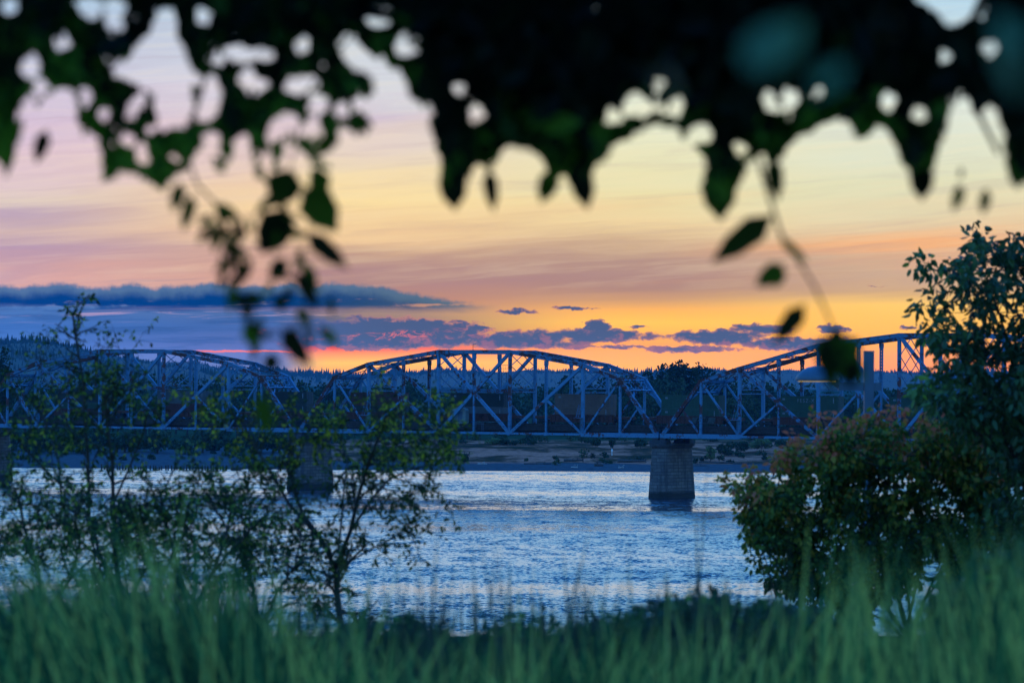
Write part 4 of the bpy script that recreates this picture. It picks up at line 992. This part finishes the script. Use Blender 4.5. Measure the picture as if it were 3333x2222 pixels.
big = [[(1108,130),(1150,150),(1225,215),(1215,235),(1150,215),(1110,180)],[(400,215),(500,100),(520,30),(560,40),(575,130),(615,210),(620,290),(600,410),(520,420),(500,300),(420,260),(370,250),(380,190)],
       [(640,390),(660,270),(700,250),(720,300),(690,390)],[(240,0),(330,0),(310,60),(270,60)],[(345,0),(400,0),(400,90),(350,95)],[(400,30),(450,60),(420,100)],
       [(2960,-20),(3210,-20),(3200,40),(3130,70),(3080,75),(3040,30)],[(3090,360),(3150,320),(3180,400),(3230,330),(3260,430),(3280,560),(3220,620),(3140,560),(3090,450)],[(3240,20),(3290,90),(3300,140),(3260,60)],
       [(70,310),(110,340),(110,400),(80,420)],[(1120,110),(1180,160),(1230,210),(1200,240),(1130,200),(1110,150)]]
dots = [(100,220,30),(30,25,24),(215,150,15),(255,120,14),(325,205,18),(130,285,18),(210,310,20),(285,315,20),(660,55,24),(700,195,22),(755,160,24),(765,175,24),(810,180,20),(865,175,22),(805,255,24),(985,148,24),(960,285,28),(985,270,20),(1035,340,26),
        (1020,420,26),(1170,340,20),(1195,350,18),(1215,60,26),(1250,60,24),(1165,10,20),(1310,165,22),(1490,295,18),(1525,300,22),(1555,370,24),(1925,15,20),(2042,145,22),(1990,378,24),(2060,350,24),(2070,320,18),(2205,345,22),(2170,390,20),(2290,440,26),(2410,480,24),
        (2500,320,20),(2575,325,24),(2550,375,22),(2890,335,24),(2990,375,26),(3075,185,22),(2995,190,10),(3220,165,26),(3000,95,10),(2275,430,20),(1460,0,0),(372,335,14),(425,352,13),(335,372,13),(392,405,13),(350,485,13),(412,492,12),(318,425,12),
        (690,460,26),(790,470,26),(905,420,28),(1040,490,18),(1070,510,16),(1125,440,18),(930,390,18),(735,520,10),(560,510,16),(1700,510,10)]
for q in range(70):
    x_ = rng.uniform(0, 1150) if q < 40 else rng.uniform(1150, 3333); yb = np.interp(x_, [a for a,_ in edge], [b for _,b in edge])
    y_ = yb - 60 - rng.uniform(0, 1)**1.4*(330 if q < 40 else 160)
    if y_ > 40: dots.append((x_, y_, rng.uniform(12, 19)))
ex = np.array([a for a,_ in edge]); ey = np.array([b for _,b in edge])
def sky_open(px, py):
    o_ = py > np.interp(px, ex, ey)
    for pl in big: o_ |= inpoly(px, py, pl)
    for x, y, r_ in dots:
        if r_: o_ |= (px-x)**2 + (py-y)**2 < (r_*.98)**2
    return o_
N = 46000
px = rng.uniform(-120, 3450, N); py = rng.uniform(-260, 700, N); Yd = rng.uniform(9.4, 11.4, N)
lf_ = px < 1150; sm_ = (rng.uniform(0,1,N) < np.where(lf_, .8, .6)) & ((py < np.interp(px, ex, ey) - 60) | lf_); Lp = np.where(sm_, rng.uniform(.026,.055,N), rng.uniform(.07,.11,N))*F/Yd; ang = rng.normal(math.pi/2, .75, N)       # direction on the picture plane, mostly hanging
ok = np.ones(N, bool)
for f_ in (0, .25, .5, .75, 1.0):
    for g_ in (-.18, .18) if 0 < f_ < 1 else (0,):
        qx = px + np.cos(ang)*Lp*f_ - np.sin(ang)*Lp*g_; qy = py + np.sin(ang)*Lp*f_ + np.cos(ang)*Lp*g_
        ok &= ~sky_open(qx, qy)
idx = np.where(ok)[0]
crv, cuv, cfv = np.array(cr), np.array(cu), np.array(cf)
def dirvec(a, dy): return crv*np.cos(a)[:,None] - cuv*np.sin(a)[:,None] + cfv*dy[:,None]
Pn = np.array([tuple(at(px[i], py[i], Yd[i])) for i in idx]); Dn = dirvec(ang[idx], rng.uniform(-.35,.35,len(idx)))
Ln = Lp[idx]*Yd[idx]/F; Nn = -cfv + rng.normal(size=(len(idx),3))*.45
tn = np.interp(py[idx] - np.interp(px[idx], ex, ey), [-500,-250,-90,0], [.15,.3,.75,.9]) + rng.uniform(-.35,.3,len(idx)) + .25*(px[idx] < 1150)  # shade inside and light through edge and left leaves, put into their colour
# unseen part of the crown, added over the camera to shade its underside
K = 15000
Pu = np.stack([rng.uniform(-4, 4, K), rng.uniform(4.5, 13.5, K), rng.uniform(0, 1, K)], 1)
Pu[:,2] = CAMZ + Pu[:,1]*.0 + .0 + np.maximum(Pu[:,1]*.115, 1.05) + Pu[:,2]*1.9
Du = unit(K) + np.array([0,0,-.5]); Lu = rng.uniform(.08,.14,K)
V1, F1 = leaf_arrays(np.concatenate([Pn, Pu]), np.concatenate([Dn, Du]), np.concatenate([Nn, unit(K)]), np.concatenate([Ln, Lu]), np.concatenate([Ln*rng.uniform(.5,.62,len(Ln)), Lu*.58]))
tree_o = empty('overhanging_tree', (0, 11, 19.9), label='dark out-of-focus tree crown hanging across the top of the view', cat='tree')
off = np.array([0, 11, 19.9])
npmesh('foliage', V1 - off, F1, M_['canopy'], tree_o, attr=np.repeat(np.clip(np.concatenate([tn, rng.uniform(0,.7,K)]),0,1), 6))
mb = MB()
def branch(pts, Yd, r_):
    mb.tube([at(x, y, Yd+.05*i) - Vector(off) for i, (x, y) in enumerate(pts)], [r_*(1-.7*i/(len(pts)-1)) for i in range(len(pts))], 7)
branch([(3600,-700),(2900,-150),(2300,60),(1700,120),(1200,40),(700,150)], 10.8, .035); branch([(3600,-700),(3200,0),(3100,200),(3250,500)], 10.5, .02)
branch([(2300,60),(2400,300),(2480,560),(2540,760),(2600,850),(2650,930),(2700,1040),(2722,1095),(2745,1150)], 10.2, .007); branch([(1200,40),(1000,300),(960,480),(920,640),(900,760)], 10.3, .004)
branch([(700,150),(600,480),(640,600),(700,660),(760,720),(800,900)], 10.4, .006); branch([(920,640),(960,760),(990,900),(965,1080)], 10.3, .0025); branch([(960,560),(1000,700),(1020,780)], 10.3, .003)
branch([(1700,120),(1800,300),(1900,500)], 11, .01)
mb.build('branches', M_['bark'], tree_o)
# individually placed hanging leaves: (x0,y0) stalk end -> (x1,y1) tip, width in px
hang = [(940,560,905,660,90),(905,660,870,640,40),(925,690,860,810,96),(1000,620,1085,740,92),(1010,600,1070,580,70),(1005,765,1118,862,46),(925,845,885,905,42),(975,895,1030,1000,34),(925,1075,1000,1180,50),
        (905,1165,860,1195,44),(975,1000,1003,1060,28),(795,1070,845,1125,34),(800,960,855,985,30),(760,930,748,1010,22),(900,960,915,1010,22),(590,600,565,680,34),(625,640,598,740,30),(680,700,650,735,16),(700,670,775,710,30),
        (850,1290,870,1400,44),(760,720,790,775,22),(720,830,730,900,10),(770,860,790,920,10),(745,760,760,820,12),(815,840,800,910,12),
        (2500,712,2338,838,66),(2545,865,2470,925,50),(2540,870,2525,930,36),(2612,1000,2530,1105,48),(2715,1095,2690,1220,56),(2730,1110,2800,1215,50),(2735,1150,2745,1235,50),(2700,1130,2668,1180,40),(2760,1100,2790,1160,40),(2745,1085,2700,1110,40),(2545,780,2620,850,18),
        (150,430,120,520,36),(30,430,20,560,40),(1470,560,1480,670,70),(1590,560,1605,675,36),(1800,560,1765,650,50),(1880,540,1910,665,60),(2330,560,2345,700,100),(2515,520,2530,640,40),(3000,540,3000,640,60),(3130,610,3105,680,26),(3210,620,3200,690,26)]
for q in range(46):
    y_ = rng.uniform(690, 1130); x_ = np.interp(y_, [690,800,1000,1130], [715,750,800,840]) + rng.normal(0, 34); a_ = rng.normal(1.7, .5); l_ = rng.uniform(35, 62)
    hang.append((x_, y_, x_+math.cos(a_)*l_, y_+math.sin(a_)*l_, rng.uniform(9, 18)))
for q in range(20):
    y_ = rng.uniform(640, 1100); x_ = np.interp(y_, [640,1100], [930,975]) + rng.normal(0, 48); a_ = rng.normal(1.4, .6); l_ = rng.uniform(50, 85)
    hang.append((x_, y_, x_+math.cos(a_)*l_, y_+math.sin(a_)*l_, rng.uniform(10, 19)))
for q in range(14):
    y_ = rng.uniform(1090, 1190); x_ = rng.uniform(2685, 2800); a_ = rng.normal(1.5, .6); l_ = rng.uniform(60, 100)
    hang.append((x_, y_, x_+math.cos(a_)*l_, y_+math.sin(a_)*l_, rng.uniform(24, 40)))
Hp, Hd, Hl, Hw, Hn = [], [], [], [], []
for i, (x0, y0, x1, y1, wd) in enumerate(hang):
    Yh = 10.0 + .4*((i*37) % 5)/5; a_ = at(x0, y0, Yh); b_ = at(x1, y1, Yh+.01); d = b_-a_; a_ = a_ - d*.1; d = d*1.25
    Hp.append(tuple(a_ - Vector(off))); Hd.append(tuple(d)); Hl.append(d.length); Hw.append((wd*1.35+10)*Yh/F); Hn.append(tuple(-cf + Vector(rng.normal(size=3))*.12))
V1, F1 = leaf_arrays(np.array(Hp), np.array(Hd), np.array(Hn), np.array(Hl), np.array(Hw), fold=.06, droop=.03)
npmesh('hanging_leaves', V1, F1, M_['canopy'], tree_o, attr=np.repeat(rng.uniform(.25,.80,len(Hp)), 6))

nl = [(2430,230,2560,60,150),(2620,60,2480,260,160),(2650,300,2760,200,90),(3230,120,3330,330,140),(3330,180,3240,40,120),(2190,320,2150,220,46),(2880,60,2900,120,40)]
Hp, Hd, Hl, Hw, Hn = [], [], [], [], []
for x0, y0, x1, y1, wd in nl:
    Yh = 3.4; a_ = at(x0, y0, Yh); b_ = at(x1, y1, Yh+.02); d = b_-a_
    Hp.append(tuple(a_ - Vector(off))); Hd.append(tuple(d)); Hl.append(d.length); Hw.append(wd*Yh/F); Hn.append((.1,-.6,.8))
V1, F1 = leaf_arrays(np.array(Hp), np.array(Hd), np.array(Hn), np.array(Hl), np.array(Hw), fold=.03, droop=.03)
M_['nearleaf'] = leafmat('near leaves', [(0,(.05,.12,.05)),(.8,(.08,.17,.06)),(.81,(.22,.11,.04)),(1,(.22,.11,.04))], .2)
npmesh('near_leaves', V1, F1, M_['nearleaf'], tree_o, attr=np.repeat(np.array([.2,.5,.7,.1,.3,.9,.9]), 6))

# ------------------------------------------------------------------ grass and low plants on the near bank
M_['grass'] = leafmat('tall grass', [(0,(.006,.035,.014)),(.45,(.022,.10,.035)),(.8,(.08,.26,.07)),(1,(.48,.54,.12))], .4)
M_['seed'] = leafmat('dry seed stems', [(0,(.02,.035,.025)),(1,(.06,.07,.045))], .2)
def blades(name, base, tip_z, lean, width, mat, tone, nseg=5, curl=.5, **kw):
    n = len(base); h = tip_z - base[:,2]; Vv = []; tt_ = np.linspace(0, 1, nseg+1)
    side = np.stack([np.cos(rng.uniform(-.9,.9,n)), np.sin(rng.uniform(-.9,.9,n)), np.zeros(n)], 1)
    for q in tt_:
        c_ = base + np.stack([lean[:,0]*(q**(1+curl)), lean[:,1]*(q**(1+curl)), h*(q - .12*q*q*np.abs(lean[:,0]))], 1); wd = width[:,None]*(1-q**2.2*.97)*.5
        Vv += [c_ - side*wd, c_ + side*wd]
    Vv = np.stack(Vv, 1).reshape(-1, 3); k_ = np.arange(n)[:,None]*2*(nseg+1)
    Fq = np.concatenate([k_ + np.array([[2*i, 2*i+1, 2*i+3, 2*i+2]]) for i in range(nseg)], 0)
    return npmesh(name, Vv, Fq, mat, attr=np.repeat(tone, 2*(nseg+1)), **kw)
dense = [(-100,1850),(150,1815),(300,1770),(420,1740),(600,1790),(760,1870),(900,1960),(1000,2080),(1100,2130),(1300,2110),(1500,2120),(1800,2110),(2000,2090),(2300,2080),(2500,2090),(2750,2110),(2950,2090),(3120,2000),(3200,1900),(3333,1840),(3450,1820)]
def grass_band(n, Y0, Y1, up, spreadx, seed, tonec, wid, name, label, x0=-100, x1=3430, mat='grass', leanx=0.0, tab=dense, curl=.5, amp=1.0):
    r_ = np.random.default_rng(seed); px = r_.uniform(x0, x1, n); Yd = r_.uniform(Y0, Y1, n)
    tuft = snoise(px*.012, Yd*.6, 1.0, seed); top_ = np.interp(px, [a for a,_ in tab], [b for _,b in tab]) + r_.exponential(up, n)*-1 + 30*tuft*amp + r_.uniform(0, 160, n)*amp
    T = np.array([tuple(at(a, b, c)) for a, b, c in zip(px, top_, Yd)]); lean = np.stack([r_.normal(leanx, spreadx, n), r_.normal(0,.12,n)], 1)
    lean[:,0] += np.interp(px, [0,900,1700,2600,3333], [-.18,-.04,.02,.05,-.10])
    base = np.stack([T[:,0]-lean[:,0], Yd, znear(T[:,0], Yd)-.03], 1)
    tone = np.clip(tonec + .3*tuft + r_.uniform(-.5,.5,n), 0, 1)
    return blades(name, base, T[:,2], lean, r_.uniform(.6,1.4,n)*wid, M_[mat], tone, curl=curl, kind='stuff', label=label, cat='grass')
def tussocks(nt, Y0, Y1, seed, up, wid, name, label, x0=-150, x1=3480, per=(26,62), tab=dense, off=0, tone0=.45):
    r_ = np.random.default_rng(seed); B_, T_, Ln_, W_, C_ = [], [], [], [], []
    for i in range(nt):
        px = r_.uniform(x0, x1); Yd = r_.uniform(Y0, Y1); n = int(r_.uniform(*per)); top = np.interp(px, [a for a,_ in tab], [b for _,b in tab]) + off + r_.uniform(-20, 170)
        P = at(px, top, Yd); zb = float(znear(np.array(P.x), np.array(Yd))); H = P.z - zb
        if H < .2: continue
        ln = np.interp(px, [0,900,1700,2600,3333], [-.34,-.12,.02,.16,-.16]) + r_.normal(0, .10); fan = r_.normal(0, .24, n) + ln
        hh = H*(1 + r_.uniform(-.35, .10, n) + r_.exponential(up, n)); bx = P.x - ln*H + r_.normal(0, .07, n); by = Yd + r_.normal(0, .10, n)
        B_.append(np.stack([bx, by, np.full(n, zb-.04)], 1)); T_.append(zb + hh); Ln_.append(np.stack([fan*hh, r_.normal(0,.15,n)], 1)); W_.append(r_.uniform(.5,1.6,n)*wid); C_.append(np.clip(tone0 + r_.normal(0,.28) + r_.uniform(-.45,.45,n), 0, 1))
    return blades(name, np.concatenate(B_), np.concatenate(T_), np.concatenate(Ln_), np.concatenate(W_), M_['grass'], np.concatenate(C_), curl=.35, kind='stuff', label=label, cat='grass')
tussocks(80, 14, 20, 71, .08, .015, 'tall_grass', 'tall blurred green grass along the bottom of the view')
tussocks(190, 20, 34, 72, .06, .016, 'tall_grass', 'tall grass a little farther back on the bank', off=10)
grass_band(9000, 30, 61, 0, .1, 73, .4, .02, 'bank_grass', 'short grass covering the bank to its crest', tab=[(-200,2140),(3500,2140)], amp=.0)
sp_tab = [(-100,1800),(200,1770),(420,1700),(600,1740),(900,1830),(1000,1980),(1200,2010),(1500,2020),(2000,1980),(2300,2000),(2500,1960),(2620,1800),(2750,1740),(2900,1800),(3000,1840),(3150,1790),(3333,1700),(3450,1700)]
grass_band(520, 13, 20, 55, .26, 74, .85, .026, 'grass_plumes', 'loose taller blades rising out of the grass', tab=sp_tab, curl=.8)
st_tab = [(900,1950),(1300,1880),(1700,1900),(2000,1900),(2300,1860),(2700,1900)]
grass_band(420, 17, 26, 60, .16, 75, .3, .022, 'seed_stems', 'thin dark seed stems standing against the water', x0=950, x1=2650, mat='seed', tab=st_tab)
rt_tab = [(2700,1720),(2900,1760),(3050,1650),(3180,1620),(3333,1640),(3450,1620)]
grass_band(110, 13, 17, 22, .16, 76, .85, .014, 'reed_blades', 'pale green broad reed blades at the lower right', x0=2750, x1=3420, tab=rt_tab, leanx=-.08)
def mound(label, poly, Yd, seed, ncl, leafL, name='leafy_weed'):
    mass(name, label, 'plant', poly, Yd, 1.0, ncl, 40, .10, leafL, .6, M_['mound'], (np.mean([a for a,_ in poly]), 2400), seed, droop=(0,0,.1), trunks=8, tr_r=.008)
M_['mound'] = leafmat('weed leaves', [(0,(.010,.04,.02)),(.5,(.022,.085,.035)),(.9,(.05,.15,.05)),(1,(.14,.26,.04))], .35)
mound('broad low leafy mound at the lower right, blurred', [(1980,2080),(2060,2020),(2160,1995),(2300,1990),(2450,1995),(2600,2020),(2720,2060),(2850,2110),(2900,2300),(1900,2300)], 25, 81, 420, .07)
mound('dark leafy weeds at the bottom centre', [(950,2130),(1100,2070),(1300,2060),(1500,2090),(1700,2050),(1850,2070),(1980,2080),(2000,2300),(950,2300)], 27, 82, 460, .06)
mound('leafy weeds in the lower right corner', [(3060,2000),(3130,1900),(3230,1850),(3333,1820),(3450,1800),(3450,2300),(3000,2300)], 22, 83, 300, .07)
mound('leafy weeds among the grass at the lower left', [(-80,2060),(150,2000),(350,2040),(600,2060),(800,2100),(1000,2140),(1100,2300),(-80,2300)], 21, 84, 420, .06)

# ------------------------------------------------------------------ evening haze
m, t = mat_new('evening haze')
pv = t.new('ShaderNodeVolumePrincipled'); pv.inputs['Color'].default_value = (.08,.42,.80,1); pv.inputs['Density'].default_value = HZD; pv.inputs['Anisotropy'].default_value = 0.0
o = t.new('ShaderNodeOutputMaterial'); t.l.new(pv.outputs[0], o.inputs['Volume'])
mb = MB(); mb.box((0, 4500, 46.5), (9000, 11100, 97)); hz = mb.build('haze', m, kind='stuff', label='thin blue evening haze over river and hills')
